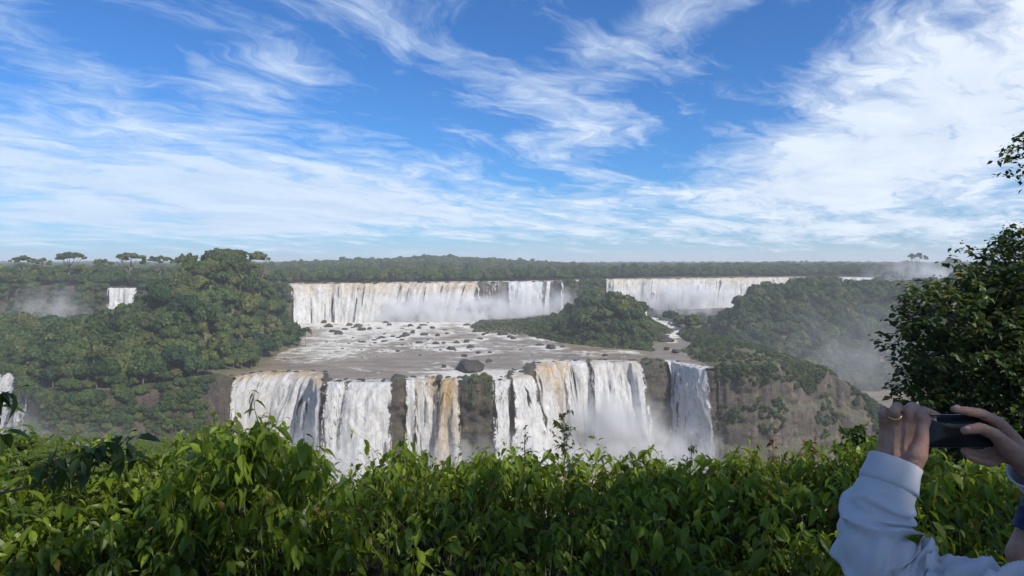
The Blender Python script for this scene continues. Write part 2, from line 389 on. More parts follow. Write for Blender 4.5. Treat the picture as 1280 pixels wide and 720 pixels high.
foam = foam+.35*np.exp(-((WX-70)/40)**2-((WY-408)/12)**2)+.55*(sdist(WX, WY, CASC) > 0)*(.5+fbm(WX/5, WY/7, seed=54))*sstep(WY, 470, 500)-.5*(sdist(WX, WY, POOL) > 0)*(WY > 380)
foam = foam+.45*np.exp(-(fbm(WX/30, WY/17, seed=57, o=4)/.045)**2)*sstep(fbm(WX/40, WY/40, seed=58), -.25, .1)
WZ = 50.3+.34*fbm(WX/5, WY/3.5, seed=51)+.45*np.clip(foam, 0, 1)*np.abs(fbm(WX/3.5, WY/2.2, seed=52, o=3))
# rapids: the bed steps down just above the lip in the middle
WZ = WZ+1.3*sstep(WY, 332, 352)*np.exp(-((WX+10)/40)**2)*0
WZ = WZ+np.where(sdist(WX, WY, CASC) > -3, sstep(WY, 470, 760)*12, 0)
idx = grid_faces(len(xs), len(ys)); keep = (wl.ravel() > -.3) & (wu.ravel() < 4) & ((np.maximum(np.maximum(sdist(WX, WY, RIVER), sdist(WX, WY, POOL)), sdist(WX, WY, CASC)) > -7).ravel())
link('river', mesh_np('river', np.stack([WX, WY, WZ], -1).reshape(-1, 3), [idx[keep[idx].all(1)]], M_river, attrs={'foam': np.clip(foam, 0, 1.2).ravel()}), kind='structure')
# raise the terrain under the cascade channel is done by T_low; gorge river
gx2 = np.r_[np.arange(-700, 900, 8.)]; gy2 = np.arange(60, 700, 8.)
HX, HY = np.meshgrid(gx2, gy2, indexing='ij')
hf = .15+.2*sstep(-np.abs(sdist(HX, HY, LOW)), -40, -5)
link('gorge_river', mesh_np('gorge_river', np.stack([HX, HY, 0*HX+.3*fbm(HX/20, HY/20, seed=5)], -1).reshape(-1, 3), [grid_faces(len(gx2), len(gy2))], M_river, attrs={'foam': hf.ravel()}), kind='structure')
ux = np.arange(-260, 520, 4.); uy = np.arange(590, 930, 3.)
UX, UY = np.meshgrid(ux, uy, indexing='ij'); us = sdist(UX, UY, UPRIV); uu = sdist(UX, UY, UP)
idx = grid_faces(len(ux), len(uy)); keep = ((us > -5) & (uu > 1)).ravel()
link('upper_river', mesh_np('upper_river', np.stack([UX, UY, 85.1+.3*fbm(UX/6, UY/4, seed=61)], -1).reshape(-1, 3), [idx[keep[idx].all(1)]], M_river, attrs={'foam': np.full(UX.size, .75)}), kind='structure')

# ---- waterfalls
def mat_fall():
    m, t = newmat('falling_water'); p = t.pos()
    u, tan, d = t.attr('u'), t.attr('tan'), t.attr('dens'); sv = t.n('ShaderNodeAttribute', attribute_name='flow').outputs['Vector']
    s1 = t.noise(t.scale(sv, (.55, .035, 0)), 1., 5, .6, .3); s2 = t.noise(t.scale(sv, (1.9, .20, 0)), 1., 8, .75, .9); s3 = t.noise(t.scale(sv, (.55, .30, 0)), 1., 8, .72, 1.)
    f = t.math('ADD', t.math('ADD', t.math('MULTIPLY', s1, .16), t.math('MULTIPLY', s2, .32)), t.math('MULTIPLY', s3, .52))
    c = t.ramp(f, [(.36, (.44,.43,.41)), (.45, (.70,.69,.66)), (.53, (.92,.90,.87))])
    tc = t.ramp(f, [(.38, (.34,.20,.07)), (.5, (.62,.42,.19)), (.62, (.84,.72,.5))])
    tanf = t.math('MULTIPLY', tan, t.mapr(t.noise(t.scale(sv, (.22, .03, 0)), 1., 3, .5), .35, .55, .25, 1.), clamp=True)
    c = t.mix(tanf, c, tc)
    b = t.n('ShaderNodeBsdfPrincipled', ins={'Base Color': c, 'Roughness': .75, 'Specular IOR Level': .2, 'Normal': t.bump(f, 1., 2.6)})
    tl = t.n('ShaderNodeBsdfTranslucent', ins={'Color': c})
    mx0 = t.n('ShaderNodeMixShader', ins={0: .25}); t.t.links.new(b.outputs[0], mx0.inputs[1]); t.t.links.new(tl.outputs[0], mx0.inputs[2])
    al = t.math('ADD', t.math('MULTIPLY', t.math('SUBTRACT', f, .5), 5.5), t.math('MULTIPLY', d, 1.9), clamp=True)
    gap = t.mapr(t.noise(t.scale(sv, (.30, .022, 0)), 1., 4, .6, .4), .44, .34); al = t.math('SUBTRACT', al, t.math('MULTIPLY', gap, t.mapr(u, .04, .25, 0, .75)))
    al = t.mapr(al, .28, .66)
    tr = t.n('ShaderNodeBsdfTransparent')
    mx = t.n('ShaderNodeMixShader', ins={0: al}); t.t.links.new(tr.outputs[0], mx.inputs[1]); t.t.links.new(mx0.outputs[0], mx.inputs[2])
    t.out(mx.outputs[0]); return m
M_fall = mat_fall()
def rim_at(px, P):
    q = project_px(P[:, 0], P[:, 1]); i = int(np.argmin(np.abs(q-px)+(P[:, 1] > 900)*1e4)); return i
def fall(label, cat_, CLF, a, b, fa, fb, zfoot=-1.5, tan=(0, 0), dens=1., seed=0, rise=.0, off=2.2, drop=50, top=None, group=None, slope=0., zlip=None, foot_fwd=0., dstep=.55, dtop=0):
    P, N, s, V = CLF
    if CLF is CM: a, b, fa, fb = a-2.5, b+2.5, fa-3, fb+3
    ia, ib = rim_at(a, P), rim_at(b, P)
    if ia > ib: ia, ib = ib, ia
    n = max(6, int((s[ib]-s[ia])/dstep)); tt = np.linspace(0, 1, n)
    si = s[ia]+(s[ib]-s[ia])*tt
    Pt = np.stack([np.interp(si, s, P[:, i]) for i in (0, 1)], -1); Nt = np.stack([np.interp(si, s, N[:, i]) for i in (0, 1)], -1)
    # foot line: where the rim sits plus the batter, slid sideways to bearings fa..fb
    rows = 78; z0 = (50.55 if zlip is None else zlip); H = z0-zfoot; zl = (.35 if zlip is None else 1.1)*fbm(si/4, 0*si, seed=seed+40, o=3)
    rim = np.interp(si, s, P[:, 1]); 
    cl_out = np.stack([np.interp(si, s, V[:, -1, i]) for i in (0, 1)], -1)      # foot of the cliff itself
    fd = cl_out[:, 1]-off-foot_fwd
    fx = (fa+(fb-fa)*tt-640)/F*fd
    foot = np.c_[fx, fd]
    U, Z, XY = [], [], []
    for r in range(rows+1):
        t = r/rows
        if t < .10:                 # glides over the lip
            q = t/.10; xy = Pt-Nt*(5.0*(1-q))+Nt*1.0*q; z = z0+zl*q-.45*q**2+0*si
        else:
            q = (t-.10)/.90
            g_ = .45*q+.55*np.sqrt(q)
            xy = (Pt+Nt*1.0)*(1-g_)+foot*g_; z = z0+zl*(1-q)-.45-(H-.45)*q**(1.25+.10*slope)
        qq = max(0, t-.08)
        for li in range(3):
            tl = .16+.27*li+.20*noise3(si/4.5, 0*si, 0, seed+60+li); xy = xy+Nt*((.9+.9*noise3(si/3, 0*si, 0, seed+70+li))*(1.0 if zlip is None else .6)*sstep(t, tl, tl+.05))[:, None]
        bul = fbm(si/2.4, t*3.0, 0, seed=seed+1, o=3)*min(1.2, qq*5)*.9+fbm(si/.9, t*9, 0, seed=seed+2, o=3)*min(1, qq*5)*.35+fbm(si/6, t*3, 0, seed=seed+3, o=2)*min(1, qq*4)*1.5
        xy = xy+Nt*(1.3*bul+off*.35*min(1, qq*6))[:, None]
        XY.append(xy); Z.append(z+0*si)
    XY = np.stack(XY, 1); Z = np.stack(Z, 1)
    # keep the sheet in front of the rock behind it
    pk = np.argmin((XY[..., 0:1]-P[None, None, :, 0])**2+(XY[..., 1:2]-P[None, None, :, 1])**2, -1)
    face = V[:, 4:, :]; zc = face[pk, :, 2]; rowi = np.argmin(np.abs(zc-Z[..., None]), -1)
    cp = face[pk, rowi]; co_ = ((cp[..., :2]-P[pk])*N[pk]).sum(-1); wo = ((XY-P[pk])*N[pk]).sum(-1)
    push = np.clip(co_+.7-wo, 0, 12)*(np.linspace(0, 1, rows+1) > .1)[None]
    for ax in (0, 1):
        for _ in range(4): push = np.maximum(push, (np.roll(push, 1, ax)+np.roll(push, -1, ax)+push)/3)
    kk = np.ones(9)/9; push = np.apply_along_axis(lambda v_: np.convolve(np.pad(v_, 4, 'edge'), kk, 'valid'), 1, push)
    XY = XY+N[pk]*push[..., None]
    e = np.minimum(tt, 1-tt)*(s[ib]-s[ia])           # metres from the side edge
    edge = sstep(e[:, None]+1.1*fbm(si[:, None]/1.5, np.linspace(0, 9, rows+1)[None], seed=seed+30, o=3), 0, min(3.2, .34*(s[ib]-s[ia])))
    tr = np.linspace(0, 1, rows+1)[None]*np.ones((n, 1))
    D = (.12+.88*edge)*(dens-dtop*(1-sstep(tr, .1, .5)))*(1-.0*tr)
    D = np.where(tr < .03, D*.45, D)+.25*sstep(tr, .6, 1)
    tanv = tan[0]*(1-sstep(tr, .05, .12+tan[1]))
    L = np.stack([si[:, None]+0*tr+seed*13.7, tr*H, 0*tr], -1).reshape(-1, 3)
    me = mesh_np('waterfall', np.c_[XY.reshape(-1, 2), Z.ravel()], [grid_faces(n, rows+1)], M_fall, attrs={'tan': tanv.ravel(), 'dens': D.ravel(), 'u': tr.ravel()})
    at = me.attributes.new('flow', 'FLOAT_VECTOR', 'POINT'); at.data.foreach_set('vector', L.astype(np.float32).ravel())
    return tag(link('waterfall', me), label, 'waterfall', group)
G1 = 'waterfalls of the lower step'; G2 = 'waterfalls of the upper step'
fall('broad white and tan waterfall at the left end of the lower step beside the hill', 0, CM, 297, 404, 265, 402, tan=(1, .14), dens=1.2, seed=1, slope=2.2, foot_fwd=4, dtop=.0, group=G1)
fall('thin white veil of water just right of the broad left waterfall', 0, CM, 411, 436, 404, 433, dens=.42, seed=2, group=G1)
fall('dense white waterfall with streaks that lands left of the first dark rock buttress', 0, CM, 441, 487, 420, 484, dens=.84, seed=3, foot_fwd=3, group=G1)
fall('narrow white trickle over the dark rock left of the tan streams', 0, CM, 508, 519, 505, 512, dens=.55, seed=4, group=G1)
fall('white stream dividing round a dark rock knob beside the tan streams', 0, CM, 519, 532, 519, 536, dens=.70, seed=5, tan=(.5, .4), group=G1)
fall('narrow tan stream between the white stream and the small rock', 0, CM, 531, 546, 534, 548, dens=.95, seed=6, tan=(1, .5), group=G1)
fall('tan brown stream of water left of the mossy rock pillar', 0, CM, 552, 573, 546, 580, dens=1.05, seed=7, tan=(1.1, 1.2), foot_fwd=2, group=G1)
fall('thin white ribbon of water right of the mossy rock pillar', 0, CM, 616, 635, 617, 634, dens=.5, seed=8, group=G1)
fall('white waterfall spraying out right of the small dark buttress', 0, CM, 641, 656, 640, 684, dens=1.1, seed=9, tan=(.5, .1), foot_fwd=7, group=G1)
fall('cream coloured chute of water along the recess beside the dark wedge rock', 0, CM, 667, 681, 680, 700, dens=1.0, seed=10, tan=(.9, .35), foot_fwd=4, group=G1)
fall('pale tan curtain of water in the recess of the cliff', 0, CM, 680, 706, 694, 712, dens=.86, seed=11, tan=(.85, .9), group=G1)
fall('white waterfall between the tan curtain and the dark gap', 0, CM, 704, 731, 712, 745, dens=.84, seed=12, foot_fwd=3, group=G1)
fall('wide white waterfall fanning out left of the tall brown pillar', 0, CM, 740, 797, 745, 818, dens=.78, seed=13, tan=(.45, .25), foot_fwd=6, group=G1)
fall('left strand of the twin waterfall nearest the brown cliff', 0, CM, 834, 851, 840, 862, dens=.84, seed=14, off=4.5, group=G1)
fall('right strand of the twin waterfall, beside the brown cliff', 0, CM, 853, 882, 862, 897, dens=.88, seed=15, off=4.5, foot_fwd=2, group=G1)
fall('small slanting waterfall at the left edge of the view below the forest', 0, CL, -20, 40, -30, 34, dens=.75, seed=16, group=G1)
U1 = dict(zlip=85.6, zfoot=50, group=G2, dstep=.9)
fall('long white curtain with tan streaks, the widest waterfall of the upper step', 0, CU, 362, 596, 366, 592, dens=1.0, seed=21, tan=(.75, .55), **U1)
fall('faint veil of water at the right end of the long upper curtain', 0, CU, 599, 628, 600, 626, dens=.08, seed=22, **U1)
fall('white upper curtain in the middle of the view above the dark shrubs', 0, CU, 634, 680, 636, 678, dens=.72, seed=23, **U1)
fall('slim bright strand beside the middle upper curtain', 0, CU, 682, 688, 680, 686, dens=.95, seed=24, **U1)
fall('thin thread of water on the dark upper cliff', 0, CU, 701, 705, 701, 704, dens=.7, seed=25, **U1)
fall('wide cream waterfall of the upper step at right behind the trees', 0, CU, 757, 985, 757, 985, dens=1.05, seed=26, tan=(.6, .4), **U1)
fall('short white waterfall at far right half hidden in spray', 0, CU, 1052, 1092, 1052, 1092, dens=1.0, seed=27, **U1)
fall('white waterfall on the far left cliff above the forest', 0, CU, 136, 172, 134, 170, dens=.72, seed=28, **U1)
# ------------------------------------------------------------------ forest
M_tree = leaf_mat('forest_leaves', (.016,.040,.011,1), (.092,.142,.036,1), trans=.22, rough=.6, spec=.25)
M_tree2 = leaf_mat('forest_leaves_olive', (.028,.048,.014,1), (.135,.16,.045,1), trans=.22, rough=.6, spec=.25)
M_bark = simple('bark', (.16,.13,.10), .9, .6, 3.)
QT = np.array([[-.5, -.5, 0], [.5, -.5, 0], [.5, .5, 0], [-.5, .5, 0.]]); QF = [np.array([[0, 1, 2, 3]])]
LT = np.array([[0, -.5, 0], [.32, -.05, .06], [0, .55, -.05], [-.32, -.05, .06]]);
def lump_leaves(mb, ctr, rad, g, per, size, flat=1., core=True):
    for c_, r_ in zip(ctr, rad):
        n = int(per*r_*r_)
        d = g.normal(size=(n, 3)); d /= np.linalg.norm(d, axis=1)[:, None]; d = d[d[:, 2] > -.55]
        n = len(d); rr = r_*(1+.16*g.normal(size=n)*1.0)
        p = c_+d*rr[:, None]*np.array([1, 1, flat])
        nn = d+g.normal(size=(n, 3))*.45
        M = frame_from(nn, g.uniform(0, 6.28, n))*(size*g.uniform(.6, 1.4, n))[:, None, None]
        mb.inst(QT, QF, M, p, var=np.clip(.45+.30*g.normal(size=n)+.22*g.normal(), 0, 1))
        if core:
            mb.add(c_+ICO1[0]*r_*.86*np.array([1, 1, flat]), [ICO1[1]], var=.2)
def crown_mesh(name, seed, nl=22, rx=5., rz=3.6, per=95, size=.62, mat=None):
    g = np.random.default_rng(seed); mb = MB()
    d = g.normal(size=(nl, 3)); d /= np.linalg.norm(d, axis=1)[:, None]; d[:, 2] = np.abs(d[:, 2])*1.1-.25
    rr = g.uniform(.45, .95, nl)[:, None]
    c_ = d*rr*np.array([rx*.8, rx*.8, rz]); rad = g.uniform(.9, 1.75, nl)*rx/5
    c_ = np.vstack([c_, [[0, 0, 0], [0, 0, rz*.3]]]); rad = np.r_[rad, rx*.45, rx*.4]
    lump_leaves(mb, c_, rad, g, per/(rx/5)**2, size*(rx/5)**.6, .8)
    return mb.mesh(name, mat or M_tree, smooth=False)
CROWNS = [crown_mesh('crown', 100+i, nl=18+3*i, rx=4.6+.5*(i % 3), rz=3.0+.7*(i % 2), mat=(M_tree if i % 3 else M_tree2)) for i in range(7)]
def trunk_mesh(h, r, seed, limbs=4, spread=2.6, top=2.0):
    g = np.random.default_rng(seed); mb = MB()
    p = np.array([[0, 0, -1.5], [.1, 0, h*.3], [-.15, .1, h*.65], [0, 0, h]]); mb.add(*tube(p, [r*1.5, r, r*.8, r*.5], 7))
    for i in range(limbs):
        a = g.uniform(0, 6.28); hh = h*g.uniform(.6, .95); e = np.array([math.cos(a)*spread, math.sin(a)*spread, h+top*g.uniform(.5, 1.2)])
        b0 = np.array([0, 0, hh]); m_ = (b0+e)/2+np.array([0, 0, -.25*top])
        mb.add(*tube([b0, m_, e], [r*.5, r*.35, r*.15], 5))
    return mb.mesh('trunk', M_bark)
TRUNKS = [trunk_mesh(7, .28, 50+i) for i in range(3)]
def umbrella_mesh(seed, rx=7.5, rz=2.0):
    g = np.random.default_rng(seed); mb = MB(); n = 30
    a = g.uniform(0, 6.28, n); r_ = np.sqrt(g.uniform(.05, 1, n))*rx
    r_ = r_*(1+.3*np.sin(a*3+seed)); c_ = np.c_[np.cos(a)*r_, np.sin(a)*r_, rz*(1-(r_/rx)**2)+g.normal(size=n)*.45]
    lump_leaves(mb, c_, g.uniform(.8, 1.35, n), g, 60, .55, .5)
    return mb.mesh('crown', M_tree2, smooth=False)
def umbrella_trunk(seed, h=13, spread=5.5):
    return trunk_mesh(h-4, .6, seed, limbs=8, spread=spread, top=4)
def tree_thing(name, crown, trunk, x, y, z, sc, rot, label, cat, group, dz=6.5, zs=1.):
    e = bpy.data.objects.new(name, None); C.objects.link(e); e.location = (x, y, z-.3); e.rotation_euler = (0, 0, rot); e.scale = (sc, sc, sc*zs)
    e.empty_display_size = 1; tag(e, label, cat, group)
    c1 = link('crown', crown, e); c1.location = (0, 0, dz); link('trunk', trunk, e)
    return e, c1
def scatter(x0, x1, y0, y1, sp, jit=.42, seed=0):
    g = np.random.default_rng(seed)
    a, b = np.meshgrid(np.arange(x0, x1, sp), np.arange(y0, y1, sp*.9), indexing='ij'); a = a+(np.arange(b.shape[1]) % 2)[None]*sp/2
    a = a.ravel()+g.uniform(-jit, jit, a.size)*sp; b = b.ravel()+g.uniform(-jit, jit, b.size)*sp
    return a, b, g
pts = []   # x y z scale
def keepland(x, y, lo=-9e9):
    return TERR(x, y)
# left hill and the low land left of it
x, y, g = scatter(-480, -124, 255, 560, 5.7, seed=11)
sl = sdist(x, y, LOW); ch = sdist(x, y, RIVER); su = sdist(x, y, UP)
k = (sl > 4) & (ch < -1.2) & (su < -3) & ~((x > -140) & (y < 330)); x, y = x[k], y[k]; z = TERR(x, y)
sc = np.clip(np.exp(g.normal(0, .27, len(x))), .55, 1.75)*np.where((sdist(x, y, LOW) < 12) | (sdist(x, y, RIVER) > -12), .72, 1)
pts.append(np.c_[x, y, z, sc, np.full(len(x), 1)])
# islet and the wooded link to the upper cliff
x, y, g = scatter(-34, 150, 420, 700, 5.6, seed=12)
sl = sdist(x, y, LOW); su = sdist(x, y, UP); ch = np.maximum(np.maximum(sdist(x, y, RIVER), sdist(x, y, POOL)), sdist(x, y, CASC)); sr = sdR(x, y)
core = (1+.45*fbm(x/14, y/14, seed=66))*(15*np.exp(-((x-76)/27)**2*.5-((y-490)/36)**2*.5)+12*np.exp(-((x-84)/30)**2*.5-((y-610)/75)**2*.5))
k = (sl > 3) & (ch < -3) & (su < -2) & (sr < 2) & (core > 3.0) & ((x < 100) | (y > 560)); x, y = x[k], y[k]; z = TERR(x, y)
pts.append(np.c_[x, y, z, np.clip(core[k]/13, .32, .9)*np.exp(g.normal(-.05, .33, len(x))), np.full(len(x), 2)])
# right hill
x, y, g = scatter(120, 760, 505, 900, 6.4, seed=13)
sr = sdR(x, y); su = sdist(x, y, UP)
k = (sr > 2.5) & (su < 3) & (np.abs(x/y) < .95) & (sdist(x, y, UPRIV) < 0); x, y = x[k], y[k]; z = TERR(x, y)
pts.append(np.c_[x, y, z, np.clip(np.exp(g.normal(0, .28, len(x))), .6, 1.8), np.full(len(x), 3)])
x, y, g = scatter(98, 200, 690, 800, 5.4, seed=14)
k = (sdist(x, y, CASC) < -2) & (sdist(x, y, UP) < -3) & (sdR(x, y) < 4) & (sdist(x, y, LOW) > 1); x, y = x[k], y[k]
pts.append(np.c_[x, y, TERR(x, y), g.uniform(.45, .85, len(x)), np.full(len(x), 4)])
near = np.vstack(pts)
dist = np.hypot(near[:, 0], near[:, 1])-1.0*np.maximum(0, near[:, 2]-50)
vis = np.abs(near[:, 0]/near[:, 1]) < .80
rank = np.where(vis & (near[:, 4] < 3), dist, 9e9)
order = np.argsort(rank); ind = order[:285]; rest = np.setdiff1d(np.arange(len(near)), ind)
src = {}
LAB = {1: ('leafy green forest tree among many on the steep left hill', 'trees on the left hill'), 2: ('dark bushy tree crowded on the rocky islet in the river', 'trees on the river islet')}
for q, i in enumerate(ind):
    x, y, z, sc, zone = near[i]; ci = q % 7
    e, c1 = tree_thing('forest_tree', CROWNS[ci], TRUNKS[q % 3], x, y, z, sc*.90, random.uniform(0, 6.28), LAB[int(zone)][0], 'tree', LAB[int(zone)][1], dz=5.6, zs=random.uniform(.9, 1.25))
    src.setdefault(ci, c1)
# emergent flat crowned trees on the skyline
UMB = [umbrella_mesh(300+i, rx=6.5+1.5*(i % 2)) for i in range(3)]; UMT = [umbrella_trunk(310+i) for i in range(2)]
emerg = [(30,540,322,.85,'small umbrella-shaped tree at the far left of the skyline'),(50,548,324,.7,'low rounded skyline tree just right of the leftmost umbrella tree'),(86,540,317,1.05,'flat topped spreading tree, the most open crown on the left skyline'),
         (162,545,319,1.15,'wide flat crowned tree on the skyline above the far left waterfall'),(199,560,322,.9,'smaller flat crowned tree between the left waterfall and the hill'),(128,560,325,.7,'low flat tree on the skyline between two wider umbrella trees'),
         (233,440,322,.75,'spreading tree at the left end of the hill crest'),(279,432,312,.75,'thin tall tree poking above the crest of the hill'),(297,432,315,.85,'broad dark tree beside the tallest tree on the hill crest'),(324,428,319,.8,'rounded spreading tree at the right end of the hill crest'),
         (1146,900,318,.95,'lone tall tree standing above the far right horizon'),(1190,1000,324,1.1,'flat tree low on the far right horizon near the big tree')]
for i, (px, d, py, sc, lab) in enumerate(emerg):
    x = (px-640)/F*d; z = float(TERR(np.array([x]), np.array([float(d)]))[0]); ztop = CZ+(328-py)/F*d
    hh = 12.5; s_ = sc; zs = max(.7, (ztop-z)/(14.2*s_))
    s_ *= 1.5; zs = max(.5, (ztop-z)/(14.2*s_))
    tree_thing('umbrella_tree', UMB[i % 3], UMT[i % 2], x, d, z, s_, i*1.3, lab, 'tree', 'emergent trees on the skyline', dz=hh, zs=zs)
def palm_mesh(seed):
    g = np.random.default_rng(seed); mb = MB()
    for i in range(17):
        a = i*2.4; el_ = g.uniform(-.3, 1.1); L_ = g.uniform(2.8, 3.8); q = np.linspace(.08, 1, 12); dx = np.array([math.cos(a), math.sin(a)])
        P_ = np.c_[dx[0]*q*L_*math.cos(el_), dx[1]*q*L_*math.cos(el_), q*L_*math.sin(el_)-1.9*q**2]
        for s_ in (-1, 1):
            D_ = np.c_[np.full(12, -dx[1]*s_+dx[0]*.4), np.full(12, dx[0]*s_+dx[1]*.4), np.full(12, -.55)]
            M = frame_from(np.cross(D_, [0, 0, 1.])+[0, 0, .9], np.zeros(12)); D_ /= np.linalg.norm(D_, axis=1)[:, None]; X_ = np.cross(D_, M[:, :, 2]); M = np.stack([X_*.35, D_*1.15, M[:, :, 2]], -1)
            mb.inst(QT+np.array([0, .5, 0]), QF, M, P_, var=np.full(12, .5))
    return mb.mesh('crown', M_tree, smooth=False)
PALM = palm_mesh(5); PT_ = trunk_mesh(11, .2, 81, limbs=0)
gp = np.random.default_rng(9)
for i, (px, d, lab) in enumerate([(226,330,'palm in front of the left hill below its left flank'),(262,372,'palm standing out at mid height on the left hill'),(118,330,'palm rising from the low forest at far left'),(58,352,'leftmost palm of the low forest'),(345,390,'palm on the right flank of the left hill'),(300,405,'palm high on the left hill near the crest'),(176,372,'palm between the far left forest and the hill'),(382,432,'palm near the river bank at the right foot of the left hill'),(205,300,'palm low on the left hill above the dark cliff'),(735,452,'palm on the islet, left one'),(772,480,'tallest palm on the islet'),(262,425,'palm on the left shoulder of the hill crest')]):
    x = (px-640)/F*d; z = float(TERR(np.array([x]), np.array([float(d)]))[0])
    tree_thing('palm_tree', PALM, PT_, x, d, z, gp.uniform(.9, 1.25), i*1.1, lab, 'palm tree', 'palms above the forest', dz=11.2)
# ---- the rest reads as one mass
def gn_scatter(name, P, sources, props):
    """P: x y z scale idx ; sources: objects"""
    me = bpy.data.meshes.new(name); me.vertices.add(len(P)); me.vertices.foreach_set('co', P[:, :3].astype(np.float32).ravel())
    for k, col in (('sc', 3), ('zs', 5)):
        a = me.attributes.new(k, 'FLOAT', 'POINT'); a.data.foreach_set('value', P[:, col].astype(np.float32))
    a = me.attributes.new('idx', 'INT', 'POINT'); a.data.foreach_set('value', P[:, 4].astype(np.int32))
    a = me.attributes.new('rz', 'FLOAT', 'POINT'); a.data.foreach_set('value', rng.uniform(0, 6.28, len(P)).astype(np.float32))
    o = link(name, me, **props)
    gt = bpy.data.node_groups.new(name, 'GeometryNodeTree'); gt.interface.new_socket('Geometry', in_out='INPUT', socket_type='NodeSocketGeometry'); gt.interface.new_socket('Geometry', in_out='OUTPUT', socket_type='NodeSocketGeometry')
    N_, L_ = gt.nodes, gt.links
    gi, go = N_.new('NodeGroupInput'), N_.new('NodeGroupOutput')
    mp = N_.new('GeometryNodeMeshToPoints'); L_.new(gi.outputs[0], mp.inputs[0])
    gi_j = N_.new('GeometryNodeGeometryToInstance')
    for s_ in reversed(sources):
        oi = N_.new('GeometryNodeObjectInfo'); oi.transform_space = 'ORIGINAL'; oi.inputs['Object'].default_value = s_; oi.inputs['As Instance'].default_value = True
        L_.new(oi.outputs['Geometry'], gi_j.inputs[0])
    # join of instances
    jn = N_.new('GeometryNodeJoinGeometry')
    for s_ in reversed(sources):
        oi = N_.new('GeometryNodeObjectInfo'); oi.transform_space = 'ORIGINAL'; oi.inputs['Object'].default_value = s_; oi.inputs['As Instance'].default_value = True
        L_.new(oi.outputs['Geometry'], jn.inputs[0])
    N_.remove(gi_j)
    for nd in [n for n in N_ if n.bl_idname == 'GeometryNodeObjectInfo' and not n.outputs['Geometry'].links]: N_.remove(nd)
    io = N_.new('GeometryNodeInstanceOnPoints'); io.inputs['Pick Instance'].default_value = True
    def at(nm, typ):
        n_ = N_.new('GeometryNodeInputNamedAttribute'); n_.data_type = typ; n_.inputs['Name'].default_value = nm; return [q for q in n_.outputs if q.enabled][0]
    L_.new(mp.outputs[0], io.inputs['Points']); L_.new(jn.outputs[0], io.inputs['Instance']); L_.new(at('idx', 'INT'), io.inputs['Instance Index'])
    cr = N_.new('ShaderNodeCombineXYZ'); L_.new(at('rz', 'FLOAT'), cr.inputs[2]); L_.new(cr.outputs[0], io.inputs['Rotation'])
    cs = N_.new('ShaderNodeCombineXYZ'); a_ = at('sc', 'FLOAT'); L_.new(a_, cs.inputs[0]); L_.new(a_, cs.inputs[1]); L_.new(at('zs', 'FLOAT'), cs.inputs[2]); L_.new(cs.outputs[0], io.inputs['Scale'])
    L_.new(io.outputs[0], go.inputs[0])
    md = o.modifiers.new('scatter', 'NODES'); md.node_group = gt
    return o
SRC = [src[i] for i in range(7)]
def P6(x, y, z, sc, zs=None, g=rng):
    return np.c_[x, y, z, sc, g.integers(0, 7, len(x)), sc*(zs if zs is not None else g.uniform(.85, 1.3, len(x)))]
nr = near[rest]
A = [P6(nr[:, 0], nr[:, 1], nr[:, 2]+5.0*nr[:, 3], nr[:, 3])]
# plateau out to the horizon, ever coarser
for (d0, d1, sp, sc0) in ((500, 900, 8.0, 1.1), (900, 1500, 12, 1.55), (1500, 2600, 20, 2.3), (2600, 6000, 45, 3.6)):
    w_ = d1*.9
    x, y, g = scatter(-w_, w_, d0, d1, sp, seed=int(d0)); k = (np.abs(x/y) < .9) & (y >= d0) & (y < d1); x, y = x[k], y[k]
    su = sdist(x, y, UP); k = (su > 6) & (sdist(x, y, UPRIV) < -2); x, y = x[k], y[k]; z = T_up(x, y)
    s_ = sc0*g.uniform(.75, 1.25, len(x))
    zs = np.minimum(s_, 1.35)*g.uniform(.7, 1.3, len(x))*np.where(g.random(len(x)) > .95, 1.35, 1)
    if d0 < 900: s_ = s_*.92
    A.append(np.c_[x, y, z+4.2*zs, s_, g.integers(0, 7, len(x)), zs])
gn_scatter('forest', np.vstack(A), SRC, dict(kind='stuff', label='dense rainforest covering the hills and the plateau to the horizon'))
# low scrub: promontory, cliff rims and ledges, islet shores
x, y, g = scatter(96, 222, 330, 520, 2.6, seed=21)
ch = np.maximum(sdist(x, y, POOL), sdist(x, y, CASC)); nz_ = fbm(x/11, y/11, seed=5, o=3)
k = (sdist(x, y, LOW) > 1.0) & (ch < -2) & (nz_ > -.22); x, y = x[k], y[k]; z = TERR(x, y)
B = [P6(x, y, z+.2, g.uniform(.10, .30, len(x)))]
x, y, g = scatter(-40, 140, 412, 700, 3.2, seed=22)
ch = np.maximum(np.maximum(sdist(x, y, RIVER), sdist(x, y, POOL)), sdist(x, y, CASC))
k = (sdist(x, y, UP) < -1) & (ch < -.3) & (sdR(x, y) < 2) & (sdist(x, y, LOW) > 1); x, y = x[k], y[k]; z = TERR(x, y)
B.append(P6(x, y, z+.2, g.uniform(.2, .5, len(x))*(.45+.55*sstep(x, -5, 30))))
def on_cliff(CLF, n, seed, rows, dens_fn=None, s0=.15, s1=.5):
    g = np.random.default_rng(seed); P_, N_, s_, V_ = CLF
    i = g.integers(0, len(P_), n); j = (rows[0]+(rows[1]-rows[0])*g.random(n)**1.6).astype(int); v = V_[i, j]
    k = np.ones(n, bool) if dens_fn is None else dens_fn(v, P_[i])
    v = v[k]; return P6(v[:, 0], v[:, 1], v[:, 2]+.1, g.uniform(s0, s1, len(v)), g=g)
ns = lambda sc_, th, sd: (lambda v, p: fbm(v[:, 0]/sc_, v[:, 2]/sc_, v[:, 1]/sc_, seed=sd) > th)
